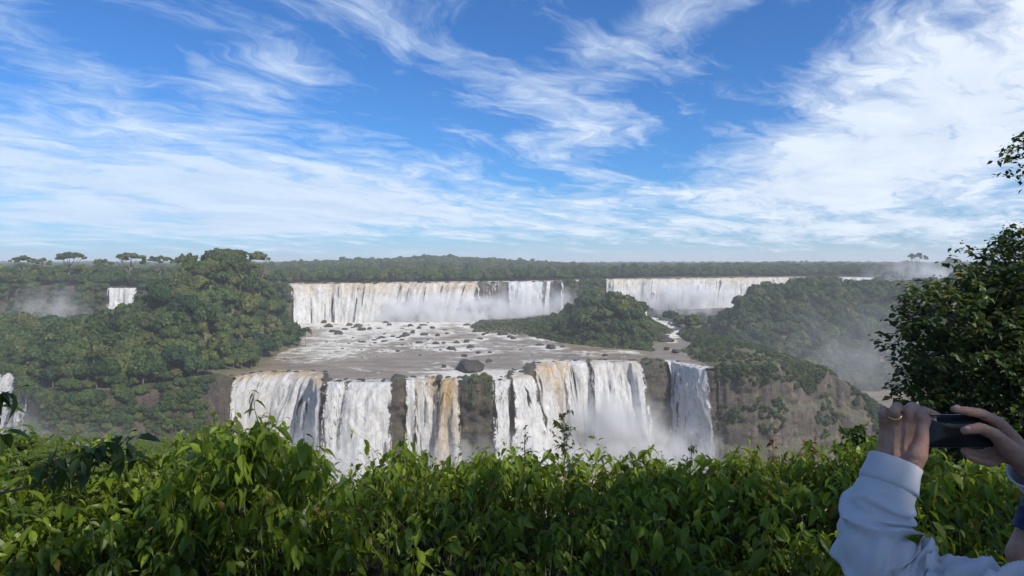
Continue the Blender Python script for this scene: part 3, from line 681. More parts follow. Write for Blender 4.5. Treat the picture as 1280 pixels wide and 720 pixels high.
B.append(on_cliff(CR, 6500, 31, (2, 62), lambda v, p: (fbm(v[:, 0]/12, v[:, 2]/14, v[:, 1]/12, seed=7) > (.16-.30*sstep(v[:, 0], 150, 200)+.2*(v[:, 2] < 20)-.4*(v[:, 2] > p[:, 0]*0+44))), .16, .42))
B.append(on_cliff(CL, 7500, 32, (3, 30), lambda v, p: (v[:, 2] > 8+14*fbm(v[:, 0]/12, v[:, 1]/12, seed=19)) & (v[:, 0] < -137) & (fbm(v[:, 0]/9, v[:, 2]/9, v[:, 1]/9, seed=8) > -.2), .22, .62))
B.append(on_cliff(CM, 900, 33, (2, 50), lambda v, p: ((lambda q: ((q > 586) & (q < 614) & (v[:, 2] > 44)) | ((q > 797) & (q < 832) & (fbm(v[:, 0]/5, v[:, 2]/8, seed=3) > 0)))(project_px(v[:, 0], v[:, 1]))), .10, .24))
B.append(on_cliff(CU, 9000, 34, (3, 26), lambda v, p: ((lambda q: (v[:, 1] < 900) & ((q < 132) | ((q > 176) & (q < 360)) | ((q > 689) & (q < 755)) | ((q > 1005) & (q < 1048)) | (q > 1096)))(project_px(v[:, 0], v[:, 1]))) & (fbm(v[:, 0]/9, v[:, 2]/9, v[:, 1]/9, seed=18) > -.2), .35, .85))
x = rng.uniform(-195, 300, 420); y = np.interp(x, [p[0] for p in UPEDGE], [p[1] for p in UPEDGE])+rng.uniform(6, 26, 420); k = fbm(x/16, y/12, seed=88) > .12; x, y = x[k], y[k]
B.append(P6(x, y, 85.2+0*x, rng.uniform(.18, .5, len(x)), .7))
gn_scatter('undergrowth', np.vstack(B), SRC, dict(kind='stuff', label='low scrub on the headland, ledges and banks'))
# reeds and grass on the islet shore and the mossy pillar
def blades(name, x, y, z, h, w_, mat, label):
    n = len(x); g = rng; T_ = np.array([[-.5, 0, 0], [.5, 0, 0], [.25, .12, .6], [-.25, .12, .6], [0, .35, 1.]])
    a = g.uniform(0, 6.28, n); M = np.zeros((n, 3, 3)); c_, s_ = np.cos(a), np.sin(a)
    hh = h*g.uniform(.6, 1.3, n); M[:, 0, 0] = c_*w_; M[:, 1, 0] = s_*w_; M[:, 0, 1] = -s_*hh; M[:, 1, 1] = c_*hh; M[:, 2, 2] = hh
    mb = MB(); mb.inst(T_, [np.array([[0, 1, 2, 3]]), np.array([[3, 2, 4]])], M, np.c_[x, y, z], var=g.random(n))
    return link(name, mb.mesh(name, mat, smooth=False), kind='stuff', label=label)
M_reed = leaf_mat('reeds', (.07,.10,.02,1), (.20,.24,.07,1), trans=.3, obj_var=False)
x = rng.uniform(40, 108, 26000); y = rng.uniform(404, 450, 26000)
k = (np.maximum(sdist(x, y, RIVER), sdist(x, y, POOL)) < -1) & (sdist(x, y, LOW) > 1) & (fbm(x/6, y/6, seed=77) > -.1) & (y < 447-.25*(x-40)); x, y = x[k], y[k]
blades('reeds', x, y, TERR(x, y)-.1, 1.5, .28, M_reed, 'bright green reeds on the shore of the islet')
P_, N_, s_, V_ = CM
q = project_px(P_[:, 0], P_[:, 1]); ii = np.where((q > 584) & (q < 617) & (P_[:, 1] < 420))[0]
i = rng.choice(ii, 3500); j = (rng.random(3500)**2*22).astype(int); v = V_[i, j]+rng.normal(size=(3500, 3))*.3
blades('grass', v[:, 0], v[:, 1], v[:, 2], .9, .16, M_reed, 'grass tufts on top of the rock pillar between the falls')

# ------------------------------------------------------------------ boulders
BOULD = []
for i in range(6):
    v = ICO4[0] if i < 3 else ICO3[0]; g = np.random.default_rng(400+i)
    r_ = 1+.34*fbm(v[:, 0]*1.3, v[:, 1]*1.3, v[:, 2]*1.3, seed=400+i)+.16*np.abs(fbm(v[:, 0]*3.5, v[:, 1]*3.5, v[:, 2]*3.5, seed=410+i))
    for _ in range(7):        # broken faces
        n_ = g.normal(size=3); n_ /= np.linalg.norm(n_); dd = (v*r_[:, None])@n_; r_ = np.where(dd > .72, r_*.72/np.maximum(dd, .1), r_)
    BOULD.append(mesh_np('rock', v*r_[:, None]*np.array([1, .8, .62]), [(ICO4 if i < 3 else ICO3)[1]], M_boulder, smooth=False))
def boulder(px, py, wpx, hz=1., i=0, lab=None, grp=None, z=50.3, deep=.25):
    d = (CZ-z)*F/(py-328); w_ = wpx/F*d/2*1.3
    o = link('river_rock', BOULD[i % 6], loc=((px-640)/F*d, d, z+w_*.62*hz*(.5-deep))); o.scale = (w_, w_*.9, w_*hz); o.rotation_euler = (0, 0, i*2.1)
    tag(o, lab or 'dark wet rock among the rapids of the middle river', 'rock', grp or 'rocks in the river'); return o
boulder(585, 463, 36, .75, 1, 'largest flat dark rock at the brink, left of the mossy pillar top')
boulder(611, 452.5, 8, .9, 2, 'small dark rock just behind the largest brink rock')
boulder(555, 459, 6, 1.2, 3, 'small upright rock left of the largest brink rock')
boulder(549, 475, 8, 1.2, 4, 'dark knob of rock between tan streams at the brink')
for n_, (a, b, c_) in enumerate([(427,402,11),(436,407,9),(447,409,9),(452,413,11),(462,412,7),(474,411,6),(411,409,9),(415,415,11),(423,418,9),(431,412,8),(405,404,8),(529,407,9),(513,408,6),(502,421,8),(507,420,9),(530,419,10),(547,420,7),(524,429,8),(545,430,7),(563,437,11),(588,435,10),(580,446,8),(612,441,6),(642,424,7),(675,432,9),(688,436,11),(703,434,8),(583,428,7),(600,424,8),(598,442,6),(556,413,6),(486,407,6),(472,424,5),(497,440,5),(735,443,5),(757,445,7),(445,400,8),(460,398,8),(480,399,7),(520,398,9),(540,397,8),(560,399,7),(575,398,9)]):
    boulder(a, b, c_, .8+.3*math.sin(n_*3.3), n_)
g = np.random.default_rng(77)
for n_ in range(70):
    a, b = (g.uniform(590, 690), g.uniform(396, 424)) if n_ < 40 else (g.uniform(405, 600), g.uniform(396, 432))
    d = 55*F/(b-328); x_ = (a-640)/F*d
    if sdist(np.array([x_]), np.array([d]), UP)[0] > -8: continue
    boulder(a, b, g.uniform(3, 8) if n_ >= 40 else g.uniform(4, 13), g.uniform(.5, 1.1), n_, *(('dark boulder in the mist below the middle upper curtain', 'boulders below the middle curtain') if n_ < 40 else (None, None)))
for n_ in range(85):
    a, b = g.uniform(395, 700), 398+g.random()**1.3*50
    d = 55*F/(b-328); x_ = (a-640)/F*d
    if sdist(np.array([x_]), np.array([d]), UP)[0] > -8 or sdist(np.array([x_]), np.array([d]), RIVER)[0] < 0: continue
    boulder(a, b, g.uniform(1.3, 3.6), g.uniform(.6, 1.2), n_, 'small rock breaking the surface of the middle river', 'small rocks in the river')
for n_, (a, b, c_) in enumerate([(834,426,14),(845,440,10),(868,425,16),(880,430,14),(852,418,12),(826,412,12),(846,404,10),(822,398,9),(838,394,8),(812,388,9),(833,436,8),(890,426,12),(862,411,10)]):
    boulder(a, b, c_, .7, n_, 'brown boulder beside the small side pool and cascades', 'boulders by the side pool', z=51)
g = np.random.default_rng(78)
CAX = [(104,462),(114,500),(131,540),(128,575),(116,615),(125,655),(120,700),(128,745)]
for n_ in range(54):
    k_ = g.integers(0, 7); t_ = g.random(); x_ = CAX[k_][0]*(1-t_)+CAX[k_+1][0]*t_+g.normal()*6.5; y_ = CAX[k_][1]*(1-t_)+CAX[k_+1][1]*t_
    w_ = g.uniform(1.2, 4.0); z_ = max(float(TERR(np.array([x_]), np.array([y_]))[0]), 50.3)+(0 if y_ < 470 else float(sstep(y_, 470, 760))*12*.6)
    o = link('river_rock', BOULD[n_ % 6], loc=(x_, y_, z_)); o.scale = (w_*1.2, w_, w_*.8); o.rotation_euler = (0, 0, n_*1.3)
    tag(o, 'brown rock in the white cascade between the islet and the right hill', 'rock', 'rocks in the side cascade')
# rocks awash on the brink of the lower and the upper falls
n_ = 0
for CLF, lo, hi, step, r0, r1, zz, lab, grp in ((CM, 300, 880, 11, .7, 1.9, 50.4, 'small rock awash at the brink of the lower falls', 'rocks on the lower brink'), (CU, 380, 1000, 13, 1.2, 2.8, 85.3, 'dark rock on the brink of the upper falls', 'rocks on the upper brink')):
    P_, N_, s_, V_ = CLF
    for px in np.arange(lo, hi, step):
        px = px+g.uniform(-5, 5); i = rim_at(px, P_); w_ = g.uniform(r0, r1); a = g.uniform(1, 7)
        o = link('brink_rock', BOULD[3+n_ % 3], loc=(P_[i, 0]-N_[i, 0]*a, P_[i, 1]-N_[i, 1]*a, zz)); o.scale = (w_*1.3, w_, w_*.75); o.rotation_euler = (0, 0, n_*1.7); n_ += 1
        tag(o, lab, 'rock', grp)

# white water collects round and below the boulders
BO = np.array([[o.location.x, o.location.y, o.scale[0]] for o in C.objects if o.name.startswith('river_rock')])
me = bpy.data.objects['river'].data; n_ = len(me.vertices); co_ = np.zeros(n_*3, np.float32); me.vertices.foreach_get('co', co_); co_ = co_.reshape(-1, 3)
fo = np.zeros(n_, np.float32); me.attributes['foam'].data.foreach_get('value', fo)
for bx_, by_, bs_ in BO:
    dx = (co_[:, 0]-bx_)/(bs_*1.5+1.2); dy = (co_[:, 1]-by_+bs_*1.0)/(bs_*2.0+2.2); fo += .5*np.exp(-dx*dx-dy*dy)
me.attributes['foam'].data.foreach_set('value', np.clip(fo, 0, 1.25))
# ------------------------------------------------------------------ foreground plants
def PT(px, py, d): return np.array([(px-640)/F*d, d, CZ+(328-py)/F*d])
def leaf_tmpl(w=.22, fold=.10, droop=.28):
    """unit leaf along +y, face up +z: rib of 5 points, three pairs of side points"""
    ys = [0, .22, .5, .78, 1.]; rib = [[0, y, -droop*y*y] for y in ys]
    sd_ = [(.2, .72), (.48, 1.), (.76, .62)]; V = rib[:]
    for sx_ in (-1, 1):
        for y, k in sd_: V.append([sx_*w*k, y-.02, -droop*y*y+fold*k])
    Fq = [[1, 2, 6, 5], [2, 3, 7, 6], [2, 1, 8, 9], [3, 2, 9, 10]]; Ft = [[0, 1, 5], [3, 4, 7], [1, 0, 8], [4, 3, 10]]
    return np.array(V, float), [np.array(Fq), np.array(Ft)]
LEAFT, LEAFF = leaf_tmpl()
def dirframe(d, roll, g):
    """local y = d, local z mostly up, rolled"""
    d = d/np.linalg.norm(d, axis=1)[:, None]; up = np.array([[0, 0, 1.]])+0*d
    x = np.cross(d, up); x /= np.linalg.norm(x, axis=1)[:, None]+1e-9; z = np.cross(x, d)
    c, s_ = np.cos(roll)[:, None], np.sin(roll)[:, None]
    return np.stack([x*c+z*s_, d, -x*s_+z*c], -1)
def shoots(mbL, mbS, base, axis, length, nleaf, size, g, pitch=(-.15, -1.1), var=None, stem_r=.0022, tmpl=None):
    """leafy shoots: leaves wind round an axis, drooping, larger below the tip"""
    N = len(base); axis = axis/np.linalg.norm(axis, axis=1)[:, None]
    t = (np.arange(nleaf)+.6)/nleaf; t = t[None]*np.ones((N, 1))+g.uniform(-.05, .05, (N, nleaf))
    bend = g.normal(size=(N, 3))*.25; bend[:, 2] = -.1
    p = base[:, None]+axis[:, None]*(t*length[:, None])[..., None]+bend[:, None]*((t**2)*length[:, None])[..., None]
    az_ = g.uniform(0, 6.28, (N, 1))+np.arange(nleaf)[None]*2.4+g.uniform(-.5, .5, (N, nleaf))
    pit = g.uniform(pitch[1], pitch[0], (N, nleaf))+.9*(t > .85)*g.uniform(.2, 1, (N, nleaf))
    d = np.stack([np.cos(az_)*np.cos(pit), np.sin(az_)*np.cos(pit), np.sin(pit)], -1)
    s_ = size[:, None]*(.55+.6*np.sin(np.clip(t*3.0, 0, 3.14)))*g.uniform(.75, 1.2, (N, nleaf))*np.where(t > .85, .65, 1)
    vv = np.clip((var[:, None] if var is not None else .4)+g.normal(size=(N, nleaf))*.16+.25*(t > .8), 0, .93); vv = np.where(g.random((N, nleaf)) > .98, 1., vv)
    d = d.reshape(-1, 3); p = p.reshape(-1, 3); n = len(p)
    M = dirframe(d, g.normal(size=n)*.45, g)*s_.reshape(-1)[:, None, None]
    # petiole gap
    TV, TF = tmpl or (LEAFT, LEAFF)
    mbL.inst(TV+np.array([0, .12, 0]), TF, M, p, var=np.clip(vv.reshape(-1), 0, 1))
    if mbS is not None:
        # three-sided stems
        k = 5; tt = np.linspace(-.5, 1, k); a3 = np.array([0, 2.09, 4.19])
        ring = np.stack([np.cos(a3), np.sin(a3), 0*a3], -1)
        P_ = base[:, None]+axis[:, None]*(tt[None]*length[:, None])[..., None]+bend[:, None]*((np.maximum(tt, 0)**2)[None]*length[:, None])[..., None]
        V = P_[:, :, None]+ring[None, None]*(stem_r*np.linspace(1.4, .5, k))[None, :, None, None]
        i, j = np.arange(k-1)[:, None], np.arange(3)[None]
        Fq = np.stack([i*3+j, i*3+(j+1) % 3, (i+1)*3+(j+1) % 3, (i+1)*3+j], -1).reshape(-1, 4)
        mbS.add(V.reshape(-1, 3), [(Fq[None]+(np.arange(N)*k*3)[:, None, None]).reshape(-1, 4)])
M_leaf = leaf_mat('hedge_leaves', (.026,.06,.008,1), (.21,.29,.024,1), trans=.45, rough=.42, ctrans=(.55,.60,.03,1), obj_var=False, spec=.35)
M_leafd = leaf_mat('dark_leaves', (.016,.036,.010,1), (.075,.12,.022,1), trans=.34, rough=.45, ctrans=(.18,.26,.02,1), obj_var=False, spec=.35)
M_leafy = leaf_mat('young_leaves', (.05,.09,.015,1), (.16,.21,.035,1), trans=.4, rough=.5, ctrans=(.4,.5,.06,1), obj_var=False)
M_leafr = leaf_mat('red_leaves', (.06,.02,.015,1), (.26,.05,.03,1), trans=.35, rough=.45, ctrans=(.4,.07,.03,1), obj_var=False)
M_stem = simple('green_stem', (.10,.11,.04), .7, .2, 40.); M_twig = simple('twig', (.10,.07,.05), .85, .3, 40.)
TOPX = [-160,0,60,140,180,230,270,300,340,385,420,455,500,540,600,650,700,750,800,850,900,950,1000,1050,1100,1180,1280,1440]
TOPY = [560,562,560,556,580,592,566,548,558,598,632,600,562,578,553,562,560,572,560,580,572,574,566,560,566,585,590,600]
DC = 4.9
def hedge_top(x):
    px = 640+F*x/DC; return CZ+(328-np.interp(px, TOPX, TOPY)+11)/F*DC
def hedge_z(x, d):
    zt = hedge_top(x); f = np.clip(DC-d, 0, 3)
    z = zt-.05*f-.9*np.clip(3.75-d, 0, 1)**1.35*1.4-.55*np.clip(d-DC, 0, 3)
    return z+.13*fbm(x/.40, d/.5, seed=201, o=3)+.13*fbm(x/1.1, d/1.1, seed=207, o=2)
g = np.random.default_rng(55)
NS = 5900
hx = g.uniform(-4.9, 4.9, NS); hd = 3.05+(g.random(NS)**.9)*2.75
keep_ = np.abs(hx) < hd*.86+.3; hx, hd = hx[keep_], hd[keep_]; NS = len(hx)
dep = g.random(NS)**1.5*.45
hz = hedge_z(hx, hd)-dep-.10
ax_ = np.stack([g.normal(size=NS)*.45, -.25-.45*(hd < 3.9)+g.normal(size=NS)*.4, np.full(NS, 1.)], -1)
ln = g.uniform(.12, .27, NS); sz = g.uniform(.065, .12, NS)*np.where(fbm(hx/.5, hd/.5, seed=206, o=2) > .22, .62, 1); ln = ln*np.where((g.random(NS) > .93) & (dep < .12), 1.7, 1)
vr = np.clip(.30+.32*fbm(hx/.55, hd/.55, seed=202, o=2)+.12*g.normal(size=NS)+.16*(dep < .10)*(hd > 4.0)-.08*(hd < 3.7), 0, 1)  # outer crest leaves toned lighter, front ones darker: light painted into leaf colour
names_ = ['at the left edge of the view','under the dark left cliff','below the leftmost lower waterfall','below the tan streams','below the mossy rock pillar','below the wide fanning waterfall','below the brown headland cliff','behind the raised blue sleeve','at the right edge under the big tree']
binx = np.array([-3.0,-2.25,-1.45,-.75,-.05,.85,1.75,2.75])
bi = np.digitize(hx*DC/hd+.15*fbm(hd/.4, hx*0, seed=4), binx); row = (hd < 4.15).astype(int)
for b_ in range(9):
    for r_ in (0, 1):
        k = (bi == b_) & (row == r_)
        if k.sum() < 8: continue
        L_, S_ = MB(), MB()
        o3 = np.array([hx[k].mean(), hd[k].mean(), 103.0-.4])
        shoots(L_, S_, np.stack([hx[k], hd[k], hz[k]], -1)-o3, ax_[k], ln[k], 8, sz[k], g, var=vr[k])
        ii = np.where(k)[0][::9]
        for q in ii:      # woody stems down to the soil
            top = np.array([hx[q], hd[q], hz[q]])-o3; gz = float(TERR(np.array([hx[q]]), np.array([hd[q]]))[0])-o3[2]-.1
            foot = np.array([top[0]*.6, top[1]*.6, gz]); md_ = (top+foot)/2+g.normal(size=3)*.06
            S_.add(*tube([foot, md_, top], [.011, .007, .003], 5, cap=False))
        e = bpy.data.objects.new('leafy_bush', None); C.objects.link(e); e.location = o3; e.empty_display_size = .3
        tag(e, ('hedge bush with glossy leaves on the crest, ' if r_ == 0 else 'shaded front bush of the hedge, lower row, ')+names_[b_], 'bush', 'bushes of the foreground hedge')
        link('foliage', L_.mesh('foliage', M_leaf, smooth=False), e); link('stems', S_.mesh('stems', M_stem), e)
def plant(name, label, cat, pts_, radii, leafmat, stemmat, build, group=None):
    """one plant standing at its own foot; build(L,S,g,o) fills the meshes in local space"""
    L_, S_ = MB(), MB(); build(L_, S_)
    V0 = np.concatenate(S_.V); o3 = V0[np.argmin(V0[:, 2])].copy()
    for m_ in (L_, S_): m_.V = [v-o3 for v in m_.V]
    e = bpy.data.objects.new(name, None); C.objects.link(e); e.location = o3; e.empty_display_size = .2; tag(e, label, cat, group)
    link('leaves', L_.mesh('leaves', leafmat, smooth=False), e); link('stem', S_.mesh('stem', stemmat), e)
    return e
# big-leaved bush nearer the camera on the left, with its vine shoot
def b_left(L_, S_):
    n = 330; px = g.normal(308, 56, n); py = 556+np.abs(g.normal(0, 1, n))*75+((px-316)/58)**2*15+16*np.sin(px/11.); d = g.uniform(3.4, 4.3, n)
    B = np.array([PT(a, b, c) for a, b, c in zip(px, py, d)]); A_ = np.stack([g.normal(size=n)*.5, g.normal(size=n)*.4-.2, np.ones(n)], -1)
    shoots(L_, S_, B, A_, g.uniform(.12, .2, n), 7, g.uniform(.07, .112, n), g, pitch=(-.1, -1.3), var=np.clip(.42+.25*g.normal(size=n), 0, 1))
    for q in range(0, n, 20):
        S_.add(*tube([PT(330, 900, 3.8)+g.normal(size=3)*.12, (PT(330, 720, 3.8)+B[q])/2+g.normal(size=3)*.07, B[q]], [.006, .004, .002], 5, cap=False))
    T_ = np.array([PT(322, 560, 3.45), PT(325, 535, 3.45), PT(319, 515, 3.44), PT(317, 497, 3.43), PT(314, 487, 3.43)]); S_.add(*tube(T_, [.003, .0028, .0022, .0016, .001], 6))
    for (a, b, s_, dx, dz_) in [(317,492,.075,-.6,-.7),(318,500,.085,.8,-.35),(319,512,.06,-.8,-.1),(322,520,.05,.5,-.5),(323,528,.05,-.6,-.5),(324,533,.09,.8,-.6),(325,540,.06,-.7,.2),(326,548,.08,.7,-.9),(314,488,.05,.9,-.2),(323,524,.05,.9,.4)]:
        M = dirframe(np.array([[dx, g.uniform(-.5, .3), dz_]]), g.normal(size=1)*.4, g)*s_; L_.inst(LEAFT, LEAFF, M, PT(a, b, 3.44)[None], var=np.array([.25]))
plant('leafy_bush', 'nearest large-leaved bush with a vine shoot rising before the left waterfall', 'bush', 0, 0, M_leaf, M_stem, b_left)
def b_edge(L_, S_):
    n = 34; px = np.r_[g.uniform(-70, -2, 12), g.uniform(60, 165, 22)]; py = np.where(px < 30, g.uniform(476, 560, n), 572+g.normal(size=n)*9+np.abs(px-130)*.2); d = np.full(n, 2.7)+g.uniform(-.15, .15, n)
    B = np.array([PT(a, b, c) for a, b, c in zip(px, py, d)]); A_ = np.stack([.6+g.normal(size=n)*.4, g.normal(size=n)*.3, .5+g.normal(size=n)*.3], -1)
    shoots(L_, S_, B, A_, g.uniform(.08, .14, n), 5, g.uniform(.065, .10, n), g, pitch=(-.1, -1.2), var=np.full(n, .25))
    S_.add(*tube([PT(-160, 900, 2.8), PT(-120, 700, 2.75), PT(-60, 630, 2.7), PT(30, 610, 2.7), PT(90, 588, 2.7), PT(150, 570, 2.68)], [.014, .011, .008, .005, .004, .002], 6))
    S_.add(*tube([PT(-120, 700, 2.75), PT(-70, 560, 2.7), PT(-40, 500, 2.7), PT(-12, 466, 2.7)], [.009, .007, .005, .002], 6))
plant('leafy_branch', 'dark leafy branch reaching in from the left edge of the view', 'branch', 0, 0, M_leafd, M_twig, b_edge)
def twiggy(px, pytop, pybot, d, spread, nb, lsz, nl, seed, up=1.):
    def f(L_, S_):
        g_ = np.random.default_rng(seed); foot = PT(px+g_.uniform(-4, 4), 700, d); foot[2] -= .3
        m1 = PT(px+g_.uniform(-3, 3), pybot, d); top = PT(px, pytop, d); S_.add(*tube([foot, m1, (m1+top)/2+g_.normal(size=3)*.01, top], [.006, .004, .003, .001], 6))
        P_, D_ = [], []
        for b_ in range(nb):
            t_ = g_.uniform(0, .95); p0 = m1*(1-t_)+top*t_; a = g_.uniform(0, 6.28); l_ = spread*(1.15-t_*.7)*g_.uniform(.5, 1)
            p1 = p0+np.array([math.cos(a)*l_, math.sin(a)*l_*.6, l_*g_.uniform(.3, .9)*up]); S_.add(*tube([p0, (p0+p1)/2+np.array([0, 0, -.01]), p1], [.0022, .0016, .0008], 4))
            for q in np.linspace(.25, 1, nl): P_.append(p0+(p1-p0)*q); D_.append(g_.normal(size=3)+np.array([0, 0, -.3]))
        P_, D_ = np.array(P_), np.array(D_); M = dirframe(D_, g_.normal(size=len(P_)), g_)*(lsz*g_.uniform(.6, 1.3, len(P_)))[:, None, None]
        L_.inst(LEAFT, LEAFF, M, P_, var=g_.random(len(P_)))
    return f
plant('sapling', 'small airy dark sapling with tiny leaves against the middle falls', 'sapling', 0, 0, M_leafd, M_twig, twiggy(703, 514, 575, 4.6, .13, 20, .034, 8, 1))
plant('sapling', 'thin leaning twig with sparse leaves left of the airy sapling', 'sapling', 0, 0, M_leafd, M_twig, twiggy(657, 528, 580, 4.6, .06, 9, .03, 5, 2))
plant('sapling', 'slender pale sprig rising before the twin waterfall', 'sapling', 0, 0, M_leafd, M_stem, twiggy(864, 550, 590, 4.5, .07, 7, .04, 3, 3))
plant('sapling', 'tiny sprig at the hedge crest below the tan streams', 'sapling', 0, 0, M_leafd, M_stem, twiggy(532, 556, 592, 4.5, .05, 6, .03, 3, 4))
plant('red_shrub', 'upright dark red leafed shrub tip right of the falls', 'shrub', 0, 0, M_leafr, M_twig, twiggy(966, 543, 590, 5.4, .05, 10, .045, 3, 5), 'red leafed shrubs behind the hedge')
plant('red_shrub', 'widest red leafed shrub, right of the upright one', 'shrub', 0, 0, M_leafr, M_twig, twiggy(1010, 551, 590, 5.4, .11, 20, .045, 4, 6), 'red leafed shrubs behind the hedge')
plant('red_shrub', 'smallest low red shrub tip, left of the other red shrubs', 'shrub', 0, 0, M_leafr, M_twig, twiggy(938, 567, 595, 5.4, .05, 9, .04, 3, 7), 'red leafed shrubs behind the hedge')
plant('leafy_shrub', 'dark green shrub top beside the raised hand, behind the hedge', 'shrub', 0, 0, M_leafd, M_twig, twiggy(1072, 534, 580, 5.6, .22, 46, .075, 6, 8, .5))
def feathery(px, py, d, n, seed):
    def f(L_, S_):
        g_ = np.random.default_rng(seed); foot = PT(px, 760, d)
        for b_ in range(n):
            a = g_.uniform(0, 6.28); e_ = PT(px+g_.normal()*45, py-6+abs(g_.normal())*34, d+g_.normal()*.4)
            S_.add(*tube([foot+g_.normal(size=3)*.05, (foot+e_)/2+g_.normal(size=3)*.04, e_], [.008, .005, .002], 4, cap=False))
            for fr in range(5):     # feather leaves: rows of leaflets on either side of a rib
                dr = np.array([math.cos(a+fr*1.25), math.sin(a+fr*1.25)*.7, .15+.7*g_.random()]); dr /= np.linalg.norm(dr); l_ = g_.uniform(.13, .24); q = np.linspace(.1, 1, 13)
                P_ = e_+dr*(q*l_)[:, None]+np.array([0, 0, -.06])*(q**2)[:, None]; S_.add(*tube(P_[::4], .0012, 3, cap=False))
                sd_ = np.cross(dr, [0, 0, 1.]); 
                for s_ in (-1, 1):
                    D_ = dr*.35+sd_*s_+g_.normal(size=(13, 3))*.1; M = dirframe(D_, np.zeros(13), g_)*(.036*np.sin(.35+q*2.4))[:, None, None]
                    L_.inst(LEAFT, LEAFF, M, P_, var=np.clip(.5+.2*g_.normal(size=13), 0, 1))
    return f
plant('feathery_shrub', 'light green feathery leafed shrub behind the hedge at left', 'shrub', 0, 0, M_leafy, M_stem, feathery(190, 566, 5.4, 46, 11), 'feathery leafed shrubs at left')
plant('feathery_shrub', 'bright yellow-green feathery shrub near the left edge of the view', 'shrub', 0, 0, M_leafy, M_stem, feathery(50, 556, 5.0, 42, 12), 'feathery leafed shrubs at left')

# ---- broad-leaved trees close by
TLV = np.array([[0, 0, 0], [.3, .45, .05], [0, 1, -.12], [-.3, .45, .05]]); TLF = [np.array([[0, 1, 2, 3]])]
def near_tree(label, foot, fork, lobes, seed, per, lsz, mat, group=None, r=.17):
    g_ = np.random.default_rng(seed); L_, W_ = MB(), MB(); foot = np.array(foot, float); fork = np.array(fork, float)-foot
    W_.add(*tube([np.zeros(3)-[0, 0, .4], fork*.4+[.1, .05, 0], fork*.75-[.05, .1, 0], fork], [r*1.5, r*1.1, r, r*.8], 10))
    for (cx, cy_, cz_, rx, ry, rz) in lobes:
        c_ = np.array([cx, cy_, cz_])-foot
        m_ = (fork+c_)/2+g_.normal(size=3)*.25; W_.add(*tube([fork-[0, 0, .3], m_, c_], [r*.55, r*.35, r*.16], 7))
        nsub = max(6, int(12*(rx*ry*rz)**.5)); 
        for s_ in range(nsub):
            d = g_.normal(size=3); d /= np.linalg.norm(d); e_ = c_+d*np.array([rx, ry, rz])*g_.uniform(.75, 1.0)
            W_.add(*tube([c_+(e_-c_)*.1, (c_+e_)/2+g_.normal(size=3)*.1, e_], [r*.14, r*.08, .006], 5, cap=False))
        n = int(per*rx*ry*rz)
        d = g_.normal(size=(n, 3)); d /= np.linalg.norm(d, axis=1)[:, None]; rr = (.55+.45*g_.random(n)**.5)*(1+.22*fbm(d[:, 0]*2.2+cx, d[:, 1]*2.2, d[:, 2]*2.2, seed=seed, o=3))
        B = c_+d*rr[:, None]*np.array([rx, ry, rz]); A_ = d+np.array([0, 0, .35])+g_.normal(size=(n, 3))*.35
        shoots(L_, W_, B, A_, g_.uniform(.12, .3, n), 7, g_.uniform(.8, 1.25, n)*lsz, g_, pitch=(.2, -.9), var=np.clip(.35+.3*g_.normal(size=n), 0, 1), stem_r=.003, tmpl=(TLV, TLF))
    e = bpy.data.objects.new('broadleaf_tree', None); C.objects.link(e); e.location = foot; tag(e, label, 'tree', group)
    link('crown', L_.mesh('crown', mat, smooth=False), e); link('trunk', W_.mesh('trunk', M_bark), e)
Z = CZ
near_tree('big dark leafy tree filling the right edge of the view', (10.2, 11.6, 96.0), (10.1, 11.4, Z-3.2), [
    (9.9,11.2,Z-2.2,2.9,2.2,2.2),(7.75,10.9,Z-1.3,1.35,1.2,1.15),(7.3,10.8,Z-2.5,1.0,1.0,.95),(8.9,11,Z-.4,1.3,1.3,1.05),(11.2,11.6,Z+.4,1.5,1.5,1.6),(8.95,11.,Z+1.75,.75,.7,.45),(11.2,11.5,Z+2.4,1.8,1.6,1.5),(8.5,10.8,Z-3.6,1.5,1.2,1.0),(7.0,10.9,Z-.75,.55,.5,.4),(12.3,11.8,Z-.6,2.2,2,2)], 71, 520, .115, M_leafd)
near_tree('unseen shade tree added behind the viewer on the right', (8.2, -3.2, 103.0), (7.6, -2.9, Z+2.6), [  # out of view, its crown set out to shade the person and hedge front
    (5.8,-2.7,Z+5.2,2.3,1.9,1.0),(3.0,-3.0,Z+4.8,2.3,1.8,.85),(.4,-3.2,Z+4.6,2.0,1.7,.7),(8.4,-2.7,Z+5.6,2.5,2.0,1.2)], 72, 92, .17, M_leafd)
# ------------------------------------------------------------------ people
def capsule(mb, a, b, ra, rb, n=14):
    a, b = np.asarray(a, float), np.asarray(b, float); d = b-a; L = np.linalg.norm(d)+1e-9; t = d/L
    k = 5; P_, R_ = [], []
    for i in range(k): q = math.pi/2*(i/(k)); P_.append(a-t*ra*math.cos(q)); R_.append(max(ra*math.sin(q), ra*.05))
    P_.append(a); R_.append(ra); P_.append(b); R_.append(rb)
    for i in range(1, k+1): q = math.pi/2*(i/(k)); P_.append(b+t*rb*math.sin(q)); R_.append(max(rb*math.cos(q), rb*.05))
    P_ = np.array(P_); keep = np.r_[True, np.linalg.norm(np.diff(P_, axis=0), axis=1) > 1e-6]
    mb.add(*tube(P_[keep], np.array(R_)[keep], n))
def chain(mb, pts_, rads, n=14):
    for i in range(len(pts_)-1): capsule(mb, pts_[i], pts_[i+1], rads[i], rads[i+1], n)
def ellip(mb, c_, r_, M=np.eye(3)): mb.add((ICO3[0]*np.array(r_))@M.T+np.asarray(c_), [ICO3[1]])
